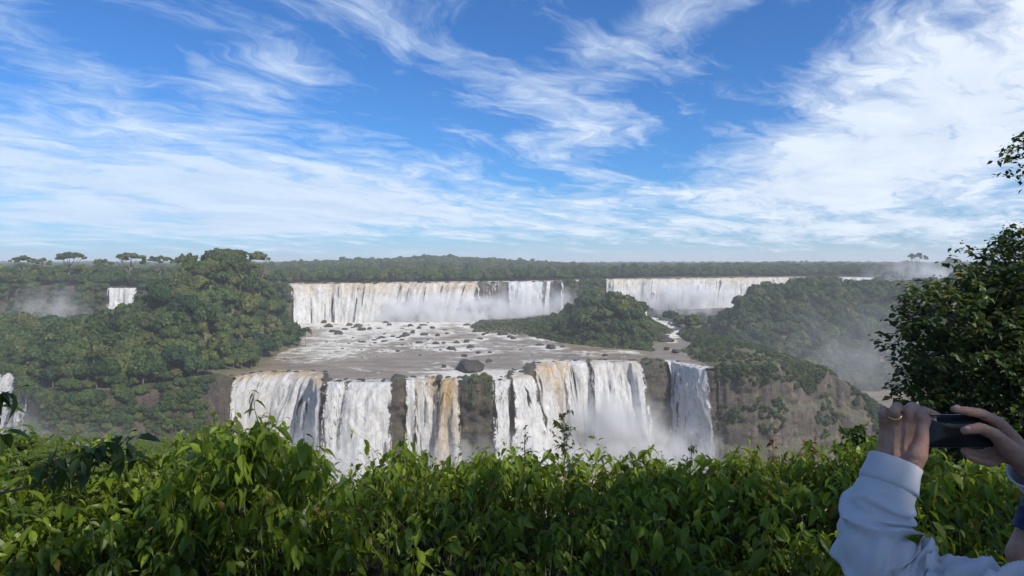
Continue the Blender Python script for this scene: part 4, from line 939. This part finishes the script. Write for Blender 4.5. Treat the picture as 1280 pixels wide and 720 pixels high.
def remesh(mb, voxel, smooth_it=3, fac=.5):
    me = mb.mesh('tmp', None); o = bpy.data.objects.new('tmp', me); C.objects.link(o)
    m1 = o.modifiers.new('r', 'REMESH'); m1.mode = 'VOXEL'; m1.voxel_size = voxel; m1.adaptivity = 0
    if smooth_it: m2 = o.modifiers.new('s', 'SMOOTH'); m2.iterations = smooth_it; m2.factor = fac
    dg = bpy.context.evaluated_depsgraph_get(); e = o.evaluated_get(dg); q = e.to_mesh()
    V = np.zeros(len(q.vertices)*3, np.float32); q.vertices.foreach_get('co', V); V = V.reshape(-1, 3)
    f4 = np.array([p.vertices[:] for p in q.polygons if len(p.vertices) == 4]); f3 = np.array([p.vertices[:] for p in q.polygons if len(p.vertices) == 3])
    e.to_mesh_clear(); bpy.data.objects.remove(o); bpy.data.meshes.remove(me)
    return V.astype(float), [f for f in (f4, f3) if len(f)]
def mat_skin():
    m, t = newmat('skin'); o = t.obj(); n1 = t.noise(o, 28, 4, .6); n2 = t.noise(o, 420, 4, .6); n3 = t.noise(o, 90, 3)
    c = t.mix(t.mapr(n1, .35, .65), (.36,.19,.13,1), (.47,.27,.19,1)); c = t.mix(t.mapr(n3, .5, .7, 0, .35), c, (.33,.14,.10,1))
    b = t.n('ShaderNodeBsdfPrincipled', ins={'Base Color': c, 'Roughness': .62, 'Specular IOR Level': .3, 'Subsurface Weight': .05, 'Subsurface Scale': .004, 'Normal': t.bump(t.math('ADD', n2, n3), .6, .0022)})
    t.out(b.outputs[0]); return m
def mat_cloth(name, c1, c2, sc=900):
    m, t = newmat(name); o = t.obj(); w_ = t.noise(t.scale(o, (1, 1, 1)), 60, 5, .6)
    wv1 = t.n('ShaderNodeTexNoise', ins={'Vector': o, 'Scale': float(sc), 'Detail': 2.}).outputs[0]
    c = t.mix(w_, c1, c2); c = t.mix(t.mapr(wv1, .3, .7, 0, .3), c, tuple(v*.8 for v in c1[:3])+(1,))
    b = t.n('ShaderNodeBsdfPrincipled', ins={'Base Color': c, 'Roughness': .85, 'Sheen Weight': .2, 'Specular IOR Level': .2, 'Normal': t.bump(wv1, .3, .0006)})
    t.out(b.outputs[0]); return m
M_skin = mat_skin(); M_shirt = mat_cloth('light_blue_cotton', (.50,.50,.53,1), (.57,.57,.60,1)); M_navy = mat_cloth('navy_cotton', (.012,.018,.05,1), (.02,.028,.075,1)); M_trou = mat_cloth('dark_trousers', (.03,.03,.035,1), (.05,.05,.055,1))
M_hair = simple('hair', (.10,.09,.085), .7, .6, 200.); M_gold = simple('gold', (.85,.60,.22), .25, 0, 40., metallic=1.); M_shoe = simple('shoe_leather', (.04,.03,.025), .5, .3, 60.)
M_eye = simple('eye_white', (.75,.74,.70), .3); M_nail = simple('nail', (.55,.36,.30), .3)
D = 1.36
H_ = MB()
def fg(pts_, rads): chain(H_, [PT(*p) for p in pts_], rads, 16)
# left hand: back of the hand towards us, fingers folding away over the end of the phone
fg([(1117,622,1.33),(1123,592,1.345)], [.031, .029])
for wx, mx, my, md_, r0, r1 in [(1108,1107,537,1.375,.019,.0125),(1117,1119,530,1.36,.021,.0138),(1128,1133,528,1.355,.022,.0142),(1138,1147,533,1.36,.019,.0138)]:
    fg([(wx,590,1.35),((wx+mx)/2,(590+my)/2,md_-.004),(mx,my,md_)], [r0, (r0+r1)/2+.001, r1])
    fg([((wx+mx)/2,575,1.35-r0*.78),((wx+mx)/2,(590+my)/2,md_-.004-(r0+r1)/2*.86),(mx,my+1,md_-r1*.72)], [.003, .0038, .0048])      # tendon
fg([(1107,537,1.375),(1104,517,1.362),(1104,512,1.385),(1112,522,1.405),(1119,532,1.405)], [.0115,.0098,.0088,.0085,.0075])
fg([(1119,530,1.36),(1118,514,1.342),(1121,508,1.368),(1130,516,1.402),(1140,526,1.407)], [.0128,.0105,.0095,.009,.008])
fg([(1133,528,1.355),(1135,514,1.345),(1140,508,1.375),(1151,514,1.405),(1160,524,1.41)], [.013,.011,.0098,.0092,.0082])
fg([(1147,533,1.36),(1150,519,1.35),(1155,514,1.378),(1166,518,1.400),(1178,524,1.403)], [.0128,.0108,.0098,.009,.008])
fg([(1134,588,1.335),(1147,568,1.325),(1152,549,1.332),(1153,534,1.342),(1158,524,1.345)], [.022,.0185,.0135,.0115,.0095])   # thumb, tip on the screen's edge
# right hand: index along the top edge, thumb over the screen, fingers under
fg([(1316,606,1.42),(1290,584,1.405)], [.028, .027])
for mx, my, md_, r1 in [(1247,528,1.385,.0135),(1252,541,1.40,.014),(1254,556,1.405,.0135),(1252,570,1.402,.0125)]:
    fg([(1287,582,1.405),((1287+mx)/2,(582+my)/2-3,md_),(mx,my,md_)], [.023, .0175, r1])
fg([(1247,528,1.385),(1226,517,1.372),(1208,514,1.362),(1193,511.5,1.358)], [.0128,.0105,.0092,.0075])      # index on the top edge
fg([(1252,541,1.40),(1236,540,1.408),(1216,546,1.405),(1202,550,1.402)], [.0125,.0100,.009,.0078])           # behind the phone
fg([(1254,556,1.405),(1238,566,1.40),(1222,568,1.385),(1206,564,1.375)], [.0122,.0102,.0092,.0078])         # under the lower edge
fg([(1252,570,1.402),(1240,578,1.392),(1226,576,1.378),(1212,571,1.37)], [.0112,.0092,.0084,.0072])
fg([(1282,580,1.39),(1262,562,1.365),(1243,543,1.345),(1225,535,1.335),(1206,538,1.333)], [.022,.0185,.0128,.0108,.0082])   # thumb on the screen
V1, F1_ = remesh(H_, .0021, 3)
V1 = V1+.0009*fbm(V1[:, 0]*160, V1[:, 1]*160, V1[:, 2]*160, seed=8)[:, None]
def P3(x, y, z): return np.array([x, y, CZ+z])
# rest of the body: inside the clothes, but for head and neck
GR = 103.0-CZ
Bd = MB()
elbL, shL = PT(1100, 716, 1.29), P3(.96, 1.02, -.60); elbR, shR = P3(1.40, 1.24, -.68), P3(1.34, .99, -.60)
chain(Bd, [PT(1117, 622, 1.33), PT(1108, 660, 1.31), elbL, (elbL+shL)/2, shL], [.030, .030, .030, .036, .046])
chain(Bd, [PT(1316, 606, 1.42), (PT(1316, 606, 1.42)+elbR)/2, elbR, (elbR+shR)/2, shR], [.028, .030, .032, .038, .046])
cx_ = 1.15
for (z, y, rx, ry) in [(-.66,1.0,.17,.10),(-.78,1.0,.18,.125),(-.95,1.01,.165,.13),(-1.1,1.0,.165,.13),(-1.22,1.0,.175,.13)]: ellip(Bd, P3(cx_, y, z), (rx, ry, .13))
chain(Bd, [shL, P3(cx_, 1.0, -.57), shR], [.055, .075, .055]); chain(Bd, [P3(cx_, 1.0, -.57), P3(cx_-.01, 1.02, -.44)], [.062, .058])
hc = P3(cx_-.02, 1.05, -.33)
ellip(Bd, hc+[0, 0, .035], (.078, .098, .092)); ellip(Bd, hc+[0, .03, -.045], (.060, .066, .068)); capsule(Bd, hc+[0, .098, .02], hc+[0, .122, -.012], .011, .016)
for s_ in (-1, 1):
    ellip(Bd, hc+[s_*.078, -.005, -.002], (.010, .022, .032)); capsule(Bd, hc+[s_*.02, .092, .038], hc+[s_*.045, .082, .036], .011, .010); ellip(Bd, hc+[s_*.012, .117, -.017], (.009, .009, .007))
    chain(Bd, [P3(cx_+s_*.09, 1.0, -1.2), P3(cx_+s_*.11, 1.02, -1.58), P3(cx_+s_*.12, 1.0, GR+.09)], [.092, .06, .042]); capsule(Bd, P3(cx_+s_*.12, .98, GR+.045), P3(cx_+s_*.135, 1.15, GR+.035), .042, .032)
capsule(Bd, hc+[-.018, .088, -.055], hc+[.018, .088, -.055], .008, .008); capsule(Bd, hc+[-.014, .087, -.068], hc+[.014, .087, -.068], .008, .008)
V2, F2_ = remesh(Bd, .008, 3)
mb = MB(); mb.add(V1, F1_); mb.add(V2, F2_)
org = P3(cx_, 1.0, GR)
def part(name, mbx, mat, par, smooth=True):
    mbx.V = [v-org for v in mbx.V]; return link(name, mbx.mesh(name, mat, smooth), par)
per = bpy.data.objects.new('person', None); C.objects.link(per); per.location = org
tag(per, 'person in a light blue long-sleeved shirt raising both hands to take a photo', 'person', 'visitors at the viewpoint')
body = part('body', mb, M_skin, per)
def sleeve(mbx, path, rads, nr, seed, folds, wr=.007, n=72):
    """cloth tube with slanting folds"""
    g_ = np.random.default_rng(seed); path = np.array(path, float)
    cp = catmull(np.hstack([path, np.array(rads)[:, None]]), .0045); P_, R_ = cp[:, :3], cp[:, 3]
    T = np.gradient(P_, axis=0); T /= np.linalg.norm(T, axis=1)[:, None]; s_ = np.r_[0, np.cumsum(np.linalg.norm(np.diff(P_, axis=0), axis=1))]
    A = np.cross(T[0], [0, 1., 0]); A /= np.linalg.norm(A); V = []; th = np.arange(n)*2*math.pi/n; NA = []
    for p, t in zip(P_, T):
        A = A-t*np.dot(A, t); A /= np.linalg.norm(A); NA.append((A.copy(), np.cross(t, A)))
    S2, TH = np.meshgrid(s_, th, indexing='ij')
    disp = .0035*fbm(S2*14, np.cos(TH)*1.3, np.sin(TH)*1.3, seed=seed, o=3)
    for (s0, th0, slant, half, w_, amp) in folds:
        dth = (TH-th0+math.pi) % (2*math.pi)-math.pi; c_ = s0+slant*dth+.008*np.sin(dth*2.3+s0*40)
        env = np.exp(-(dth/half)**4)
        x_ = (S2-c_)/w_; disp = disp+1.6*amp*env*(np.exp(-np.abs(x_)**1.6)-.75*np.exp(-((x_-1.6)/.9)**2))
    for i, (p, r_) in enumerate(zip(P_, R_)):
        a, b = NA[i]; rr = (r_+disp[i])[:, None]; V.append(p+rr*(np.cos(th)[:, None]*a+np.sin(th)[:, None]*b))
    m = len(P_); i, j = np.arange(m-1)[:, None], np.arange(n)[None]
    mbx.add(np.concatenate(V), [np.stack([i*n+j, i*n+(j+1) % n, (i+1)*n+(j+1) % n, (i+1)*n+j], -1).reshape(-1, 4)])
    return s_[-1]
def rfolds(L, seed, k, lo=0., hi=1., amp=(.004, .010)):
    g_ = np.random.default_rng(seed); return [(L*g_.uniform(lo, hi), g_.uniform(0, 6.28), g_.normal()*.028, g_.uniform(.7, 1.7), g_.uniform(.006, .014), g_.uniform(*amp)) for _ in range(k)]
def cuff(mbx, a, b, r0, r1):
    a, b = np.array(a), np.array(b); t = (b-a)/np.linalg.norm(b-a); L = np.linalg.norm(b-a)
    P_ = [a-t*0, a-t*.0, a+(b-a)*.03, a+(b-a)*.5, b, b+t*.002]; prof = [(.010, r0-.004), (.0, r0-.003), (-.002, r0), (.0, r0+.0015), (L*.25, r0+.001), (L*.8, r1), (L*.97, r1+.001), (L, r1-.003), (L*.995, r1-.006)]
    pts_ = np.array([a+t*q for q, _ in prof]); V = []; n = 64; A = np.cross(t, [0, 1., 0]); A /= np.linalg.norm(A); B = np.cross(t, A); th = np.arange(n)*2*math.pi/n
    for (q, r_) in prof:
        r_ = r_*(1+.035*np.sin(th*2+1)+.02*np.sin(th*5+q*60)); V.append(a+t*q+r_[:, None]*(np.cos(th)[:, None]*A+np.sin(th)[:, None]*B))
    m = len(prof); i, j = np.arange(m-1)[:, None], np.arange(n)[None]
    mbx.add(np.concatenate(V), [np.stack([i*n+j, i*n+(j+1) % n, (i+1)*n+(j+1) % n, (i+1)*n+j], -1).reshape(-1, 4)])
sh = MB()
pL = [PT(1112,604,1.34), PT(1100,630,1.335), PT(1094,658,1.325), PT(1099,690,1.30), PT(1122,722,1.275), PT(1170,742,1.235), PT(1238,764,1.16), shL+[.0, 0, .0]]
L_ = sleeve(sh, pL, [.050,.057,.062,.067,.071,.072,.078,.086], 1, 5, [(.045,.4,.03,1.5,.010,.008),(.075,3.4,-.03,1.6,.009,.009),(.10,1.2,.035,1.6,.010,.010),(.13,4.2,-.04,1.7,.011,.011),(.155,2.2,.045,1.8,.010,.012),(.18,5.2,.03,1.6,.011,.011),(.20,3.2,-.045,1.8,.010,.012),(.235,.8,.05,1.8,.012,.012),(.27,2.6,-.04,1.7,.012,.011),(.31,4.4,.04,1.8,.013,.012),(.36,1.5,-.05,1.7,.012,.010)]+rfolds(.5, 3, 16)+[(s0*1., th_, sl*1.5, h_*.6, w_*.42, a_*.42) for s0, th_, sl, h_, w_, a_ in rfolds(.5, 13, 46)])
sleeve(sh, [PT(1308,600,1.415), (PT(1316,606,1.42)+elbR)/2, elbR, (elbR+shR)/2, shR], [.050,.062,.072,.078,.086], 1, 9, rfolds(.5, 4, 22))
tor = MB()
for (z, y, rx, ry) in [(-.68,1.0,.20,.125),(-.80,1.0,.205,.15),(-.97,1.01,.195,.16),(-1.12,1.0,.195,.16),(-1.26,1.0,.205,.155)]: ellip(tor, P3(cx_, y, z), (rx, ry, .13))
chain(tor, [shL, P3(cx_, 1.0, -.60), shR], [.088, .098, .088])
Vt, Ft_ = remesh(tor, .009, 4); Vt = Vt+(.008*fbm(Vt[:, 0]*9, Vt[:, 1]*9, Vt[:, 2]*5, seed=3))[:, None]*np.array([1, 1, 0]); sh.add(Vt, Ft_)
sh.add(*tube([P3(cx_-.01+.068*math.cos(a), 1.01+.068*math.sin(a), -.505+.01*math.sin(a)) for a in np.linspace(0, 6.28, 24)], .014, 6))
shirt = part('shirt', sh, M_shirt, per)
for a_, b_, r0, r1 in ((PT(1119,577,1.35), PT(1110,608,1.338), .047, .052), (PT(1288,583,1.405), PT(1312,603,1.418), .046, .050)):
    c_ = MB(); cuff(c_, a_, b_, r0, r1); c_.V = [v-org for v in c_.V]; link('cuff', c_.mesh('cuff', M_shirt), shirt)
hr = MB(); v = ICO3[0]; k = (v[:, 2] > -.05) | (v[:, 1] < -.2); hv = v*np.array([.083, .104, .098])*(1+.02*fbm(v[:, 0]*6, v[:, 1]*6, v[:, 2]*6, seed=5))[:, None]; fk = ICO3[1][(k[ICO3[1]]).all(1)]
fk = fk[(v[fk].mean(1)[:, 1] < .55) | (v[fk].mean(1)[:, 2] > .55)]; hr.add(hv+hc+[0, -.004, .037], [fk]); part('hair', hr, M_hair, per)
ey = MB()
for s_ in (-1, 1): ellip(ey, hc+[s_*.031, .086, .022], (.012, .010, .009))
part('eyes', ey, M_eye, per)
tr_ = MB()
for s_ in (-1, 1): chain(tr_, [P3(cx_+s_*.085, 1.0, -1.24), P3(cx_+s_*.11, 1.02, -1.58), P3(cx_+s_*.12, 1.0, GR+.10)], [.125, .088, .07])
ellip(tr_, P3(cx_, 1.0, -1.24), (.19, .145, .13)); Vt, Ft_ = remesh(tr_, .010, 3); q = MB(); q.add(Vt, Ft_); part('trousers', q, M_trou, per)
for s_ in (-1, 1):
    q = MB(); capsule(q, P3(cx_+s_*.12, .96, GR+.05), P3(cx_+s_*.137, 1.17, GR+.04), .052, .042); part('shoe', q, M_shoe, per)
q = MB(); rc = PT(1118.3, 518.5, 1.350); a_ = PT(1119,530,1.36)-PT(1118,514,1.342); a_ /= np.linalg.norm(a_); u_ = np.cross(a_, [1., 0, 0]); u_ /= np.linalg.norm(u_); w_ = np.cross(a_, u_)
q.add(*tube([rc+.0122*(math.cos(a)*u_+math.sin(a)*w_) for a in np.linspace(0, 2*math.pi, 40)], .0021, 8, cap=False)); part('ring', q, M_gold, per)
q = MB()
for c_, dr in ((PT(1209,535.5,1.3275), (-1, .1, .15)), (PT(1196,509,1.3555), (-1, 0, -.1))): ellip(q, c_, (.0070, .0035, .0048))
part('fingernails', q, M_nail, per)
# the phone they hold
def rbox(w_, h_, d_, r_, seg=7):
    out = []
    for sx_, sz_, a0 in ((1, 1, 0), (-1, 1, 90), (-1, -1, 180), (1, -1, 270)):
        for i in range(seg): a = R(a0+90*i/(seg-1)); out.append((sx_*(w_/2-r_)+r_*math.cos(a), sz_*(h_/2-r_)+r_*math.sin(a)))
    o_ = np.array(out); n = len(o_); V = []; 
    for y, k in ((-d_/2, .975), (-d_/2+.0012, 1.), (d_/2-.0012, 1.), (d_/2, .975)): V.append(np.c_[o_[:, 0]*(1-(1-k)*.6), np.full(n, y), o_[:, 1]*k])
    V = np.concatenate(V); i, j = np.arange(3)[:, None], np.arange(n)[None]
    Fq = np.stack([i*n+j, (i+1)*n+j, (i+1)*n+(j+1) % n, i*n+(j+1) % n], -1).reshape(-1, 4)
    V = np.vstack([V, [[0, -d_/2, 0], [0, d_/2, 0]]]); j = np.arange(n)
    return V, [Fq, np.vstack([np.stack([np.full(n, 4*n), j, (j+1) % n], -1), np.stack([np.full(n, 4*n+1), 3*n+(j+1) % n, 3*n+j], -1)])]
M_case = simple('phone_case', (.015,.015,.017), .4, .1, 200.); M_metal = simple('phone_edge', (.45,.46,.48), .3, 0, 50., metallic=1.)
m, t = newmat('phone_screen'); o_ = t.obj(); b = t.n('ShaderNodeBsdfPrincipled', ins={'Base Color': t.mix(t.noise(o_, 60, 3), (.003,.004,.005,1), (.014,.017,.017,1)), 'Roughness': .3, 'Specular IOR Level': .25}); t.out(b.outputs[0]); M_screen = m
ph = bpy.data.objects.new('phone', None); C.objects.link(ph); ph.location = PT(1195, 538.5, 1.375); ph.rotation_euler = (R(-14), R(0.5), R(3))
tag(ph, 'black smartphone held sideways between two raised hands', 'phone')
q = MB(); q.add(*rbox(.150, .0665, .0086, .009)); link('case', q.mesh('case', M_metal), ph)
q = MB(); q.add(*rbox(.1485, .0650, .0006, .0085)); o_ = link('screen', q.mesh('screen', M_screen), ph); o_.location = (0, -.0047, 0)
q = MB(); q.add(*rbox(.1490, .0655, .0006, .0085)); o_ = link('back_cover', q.mesh('back_cover', M_case), ph); o_.location = (0, .0047, 0)
q = MB()
q.add(*rbox(.034, .034, .0022, .008)); o_ = link('camera_bump', q.mesh('camera_bump', M_case), ph); o_.location = (-.052, .0061, .012)
# second visitor: only a navy sleeve and a bare elbow reach into the picture
org = P3(1.76, 1.86, GR); p2 = bpy.data.objects.new('person', None); C.objects.link(p2); p2.location = org
tag(p2, 'person in a navy top at the right edge, with a bare bent elbow showing', 'person', 'visitors at the viewpoint')
c2, y2 = 1.76, 1.86
s2 = P3(1.55, 1.86, -.60); e2 = PT(1275, 694, 1.86); w2 = P3(1.62, 2.08, -.98); s3 = P3(1.97, 1.86, -.60); e3 = P3(2.06, 1.9, -.88); w3 = P3(1.85, 2.10, -.96)
q = MB(); chain(q, [s2, (s2+e2)/2, e2, (e2+w2)/2, w2], [.052, .046, .036, .038, .026]); chain(q, [s3, e3, w3], [.052, .040, .026])
for w__, sgn in ((w2, 1), (w3, -1)):
    for k_ in range(4): chain(q, [w__, w__+[sgn*.03+.014*k_*sgn, .05, .0], w__+[sgn*(.05+.016*k_), .09-.006*k_, -.012], w__+[sgn*(.065+.016*k_), .10-.006*k_, -.035]], [.022, .013, .009, .0075])
    chain(q, [w__, w__+[sgn*.0, .045, .02], w__+[sgn*.012, .075, .025]], [.020, .012, .009])
for (z, rx, ry) in [(-.66,.16,.10),(-.78,.17,.12),(-.95,.155,.12),(-1.1,.155,.12),(-1.22,.17,.125)]: ellip(q, P3(c2, y2, z), (rx, ry, .13))
chain(q, [s2, P3(c2, y2, -.57), s3], [.052, .07, .052]); chain(q, [P3(c2, y2, -.57), P3(c2, y2+.02, -.46)], [.058, .055])
h2 = P3(c2, y2+.03, -.36); ellip(q, h2+[0, 0, .03], (.075, .094, .09)); ellip(q, h2+[0, .03, -.045], (.057, .062, .065)); capsule(q, h2+[0, .094, .02], h2+[0, .115, -.012], .010, .014)
for s_ in (-1, 1):
    ellip(q, h2+[s_*.075, 0, 0], (.010, .02, .03)); chain(q, [P3(c2+s_*.09, y2, -1.2), P3(c2+s_*.1, y2+.02, -1.58), P3(c2+s_*.11, y2, GR+.09)], [.09, .06, .042]); capsule(q, P3(c2+s_*.11, y2, GR+.045), P3(c2+s_*.12, y2+.15, GR+.035), .042, .032)
V_, F_ = remesh(q, .005, 3); q = MB(); q.add(V_, F_); part('body', q, M_skin, p2)
q = MB(); sleeve(q, [e2+(s2-e2)*.22+[.012, 0, 0], (s2+e2)/2+[.01, 0, 0], s2], [.060, .064, .074], 1, 15, rfolds(.28, 8, 12)); sleeve(q, [e3+(s3-e3)*.1, (s3+e3)/2, s3], [.058, .064, .074], 1, 16, rfolds(.28, 9, 12))
tor = MB()
for (z, rx, ry) in [(-.68,.19,.12),(-.80,.20,.14),(-.97,.19,.15),(-1.12,.19,.15),(-1.24,.20,.15)]: ellip(tor, P3(c2, y2, z), (rx, ry, .13))
chain(tor, [s2, P3(c2, y2, -.60), s3], [.074, .09, .074]); Vt, Ft_ = remesh(tor, .009, 4); q.add(Vt, Ft_); part('shirt', q, M_navy, p2)
q = MB(); chain(q, [P3(c2-.085, y2, -1.24), P3(c2-.1, y2+.02, -1.58), P3(c2-.11, y2, GR+.03)], [.12, .085, .068]); chain(q, [P3(c2+.085, y2, -1.24), P3(c2+.1, y2+.02, -1.58), P3(c2+.11, y2, GR+.03)], [.12, .085, .068]); ellip(q, P3(c2, y2, -1.22), (.185, .14, .13))
Vt, Ft_ = remesh(q, .010, 3); q = MB(); q.add(Vt, Ft_); part('trousers', q, M_trou, p2)
q = MB(); fk2 = fk; q.add(v*np.array([.080, .100, .095])+h2+[0, -.004, .034], [fk2]); part('hair', q, M_hair, p2)
# ------------------------------------------------------------------ air
def mist(cx, cy_, cz, rx, ry, rz, dens, seed, label, col=(.99,.99,1,1)):
    v = ICO3[0]*np.array([rx, ry, rz])
    m, t = newmat('spray_mist'); p = t.obj()
    q = t.vmath('DIVIDE', p, (rx, ry, rz)); r_ = t.vmath('LENGTH', q)
    ps = t.vmath('ADD', p, (seed*31., seed*17., 0))
    n_ = t.noise(t.scale(ps, (2.2/rz, 2.2/rz, 1.7/rz)), 1., 6, .62)
    fall_ = t.mapr(r_, 1., .1); fall_ = t.math('MULTIPLY', fall_, fall_)
    d_ = t.math('MULTIPLY', t.math('MULTIPLY', fall_, t.mapr(n_, .41, .63)), dens)
    pv_ = t.n('ShaderNodeVolumePrincipled', ins={'Color': col, 'Density': d_, 'Anisotropy': -.15})
    t.out(None, pv_.outputs[0])
    return link('mist', mesh_np('mist', v, [ICO3[1]], m), loc=(cx, cy_, cz), kind='stuff', label=label)
mist(-85, 628, 55, 125, 34, 27, .9, 1, 'spray at the foot of the long upper curtain')
mist(20, 640, 60, 62, 34, 32, .2, 2, 'grey mist before the middle upper curtain')
mist(190, 765, 62, 110, 30, 30, .22, 3, 'spray at the foot of the right upper fall')
mist(520, 850, 84, 95, 40, 36, .10, 4, 'plume of spray on the right horizon')
mist(-345, 498, 66, 42, 26, 30, .06, 5, 'blue mist below the far left cliff')
mist(-85, 292, 2, 62, 26, 36, .45, 6, 'spray under the left lower falls')
mist(-5, 300, 4, 60, 20, 32, .34, 7, 'spray under the middle lower falls')
mist(50, 345, 6, 48, 22, 40, .5, 8, 'thick spray in the recess of the lower falls')
mist(90, 338, 0, 40, 22, 28, .4, 9, 'spray under the twin waterfall')
mist(-205, 248, 20, 95, 32, 46, .05, 10, 'drifting spray before the left cliff')
mist(245, 468, 36, 110, 60, 60, .012, 11, 'drifting spray behind the headland')
# the hazy air itself
m, t = newmat('haze_air'); pv_ = t.n('ShaderNodeVolumePrincipled', ins={'Color': (.93,.96,1,1), 'Density': HAZE, 'Anisotropy': 0.}); t.out(None, pv_.outputs[0])
bx = np.array([[x, y, z] for x in (-15600, 15600) for y in (-900, 15200) for z in (-6.2, 140)], float)
link('haze', mesh_np('haze', bx, [np.array([[0,1,3,2],[4,6,7,5],[0,4,5,1],[2,3,7,6],[0,2,6,4],[1,5,7,3]])], m, smooth=False), kind='stuff', label='thin bluish haze')
# ------------------------------------------------------------------ camera, light, sky
cam = bpy.data.cameras.new('camera'); co = bpy.data.objects.new('camera', cam); C.objects.link(co)
co.location = (0, 0, CZ); co.rotation_euler = (R(90), 0, 0)
cam.sensor_width = 36; cam.lens = F/1280*36; cam.shift_y = -32/1280; cam.clip_start = .05; cam.clip_end = 40000
S = bpy.context.scene; S.camera = co
SUN_AZ, SUN_EL = 133, 42      # degrees clockwise from straight ahead, and above the horizon
sun = bpy.data.lights.new('sun', 'SUN'); sun.energy = 3.6; sun.angle = R(.53); sun.color = (1, .94, .84)
so = bpy.data.objects.new('sun', sun); C.objects.link(so); so.location = (200, 0, 400)
sd = Vector((math.sin(R(SUN_AZ))*math.cos(R(SUN_EL)), math.cos(R(SUN_AZ))*math.cos(R(SUN_EL)), math.sin(R(SUN_EL))))
so.rotation_euler = sd.to_track_quat('Z', 'Y').to_euler()
w = bpy.data.worlds.new('World'); S.world = w; w.use_nodes = True
t = NT(w)
sky = t.n('ShaderNodeTexSky', sky_type='NISHITA', sun_disc=False, sun_elevation=R(SUN_EL), sun_rotation=R(SUN_AZ), altitude=200, air_density=1.0, dust_density=.6, ozone_density=2.5)
d = t.n('ShaderNodeTexCoord').outputs['Generated']
sx = t.n('ShaderNodeSeparateXYZ', ins={0: d})
X, Y, Z = sx.outputs
zc = t.math('MAXIMUM', Z, .012)
zz = t.math('ADD', zc, .10)
pu = t.math('DIVIDE', X, zz); pv = t.math('DIVIDE', Y, zz)
plane = t.n('ShaderNodeCombineXYZ', ins={0: pu, 1: pv, 2: 0.}).outputs[0]
rotn = t.n('ShaderNodeVectorRotate', rotation_type='Z_AXIS', ins={'Vector': plane, 'Angle': R(-52)}).outputs[0]
def cnoise(vec, sc): return t.vmath('SUBTRACT', t.n('ShaderNodeTexNoise', ins={'Vector': vec, 'Scale': sc, 'Detail': 4., 'Roughness': .55}).outputs['Color'], (.5, .5, .5))
warp = t.vmath('ADD', rotn, t.scale(cnoise(rotn, .7), (1.0, 1.0, 0)))
warp2 = t.vmath('ADD', warp, t.scale(cnoise(warp, 3.2), (.28, .28, 0)))
big = t.noise(t.scale(warp, (.5, .7, 1)), 1., 3, .5)
fine = t.noise(t.scale(warp2, (1.25, 2.6, 1)), 1., 10, .62, 0)
fib = t.noise(t.scale(warp2, (3.5, 11., 1)), 1., 8, .62, 0)
puff = t.noise(t.scale(warp2, (5., 6., 1)), 1., 9, .66, 0)
# coverage by bearing and height above the horizon
az = t.math('ARCTAN2', X, Y); el = t.math('ARCSINE', Z)
def blob(px, py, rx, ry, wgt, rot=0):
    a0 = math.atan((px-640)/F); e0 = math.atan((328-py)/F*math.cos(a0))
    da, de = t.math('SUBTRACT', az, a0), t.math('SUBTRACT', el, e0)
    if rot:
        c_, s_ = math.cos(R(rot)), math.sin(R(rot))
        da, de = t.math('ADD', t.math('MULTIPLY', da, c_), t.math('MULTIPLY', de, s_)), t.math('SUBTRACT', t.math('MULTIPLY', de, c_), t.math('MULTIPLY', da, s_))
    da = t.math('DIVIDE', da, rx/F); de = t.math('DIVIDE', de, ry/F)
    r2 = t.math('ADD', t.math('MULTIPLY', da, da), t.math('MULTIPLY', de, de))
    return t.math('MULTIPLY', t.math('EXPONENT', t.math('MULTIPLY', r2, -1.)), wgt)
cov = None
for b_ in SKYB:
    v = blob(*b_); cov = v if cov is None else t.math('ADD', cov, v)
cov = t.math('MAXIMUM', cov, t.mapr(Y, .1, -.4, -1., .45))
nz_ = t.math('ADD', t.math('ADD', t.math('MULTIPLY', big, .25), t.math('MULTIPLY', fine, .42)), t.math('ADD', t.math('MULTIPLY', fib, .16), t.math('MULTIPLY', puff, .17)))
dens = t.math('ADD', t.math('MULTIPLY', t.math('SUBTRACT', nz_, .5), 6.4), t.math('SUBTRACT', cov, .30))
dens = t.math('MAXIMUM', dens, t.mapr(el, .10, .0, -1, .50))
mask = t.math('MULTIPLY', t.math('POWER', t.mapr(dens, -.35, .75), 1.3), .95)
skyc = t.mix(1., sky.outputs[0], SKY_TINT, 'MULTIPLY')
cl = t.mix(t.mapr(az, -.6, .7), (5.9,7.2,8.8,1), (7.8,8.4,9.2,1))
cl = t.mix(t.mapr(fine, .35, .7), t.mix(1., cl, (.78,.82,.88,1), 'MULTIPLY'), cl)
col = t.mix(mask, skyc, cl)
bg = t.n('ShaderNodeBackground', ins={'Color': col, 'Strength': .085})
t.t.links.new(bg.outputs[0], t.n('ShaderNodeOutputWorld').inputs[0])
S.view_settings.view_transform = 'Standard'; S.view_settings.look = 'None'; S.view_settings.gamma = 1; S.view_settings.exposure = EXPO
cy = S.cycles
cy.max_bounces = 8; cy.diffuse_bounces = 3; cy.glossy_bounces = 2; cy.transmission_bounces = 4; cy.transparent_max_bounces = 16; cy.volume_bounces = 2
cy.caustics_reflective = False; cy.caustics_refractive = False; cy.sample_clamp_indirect = 6
cy.volume_step_rate = 1.0; cy.volume_max_steps = 128
cy.use_denoising = True
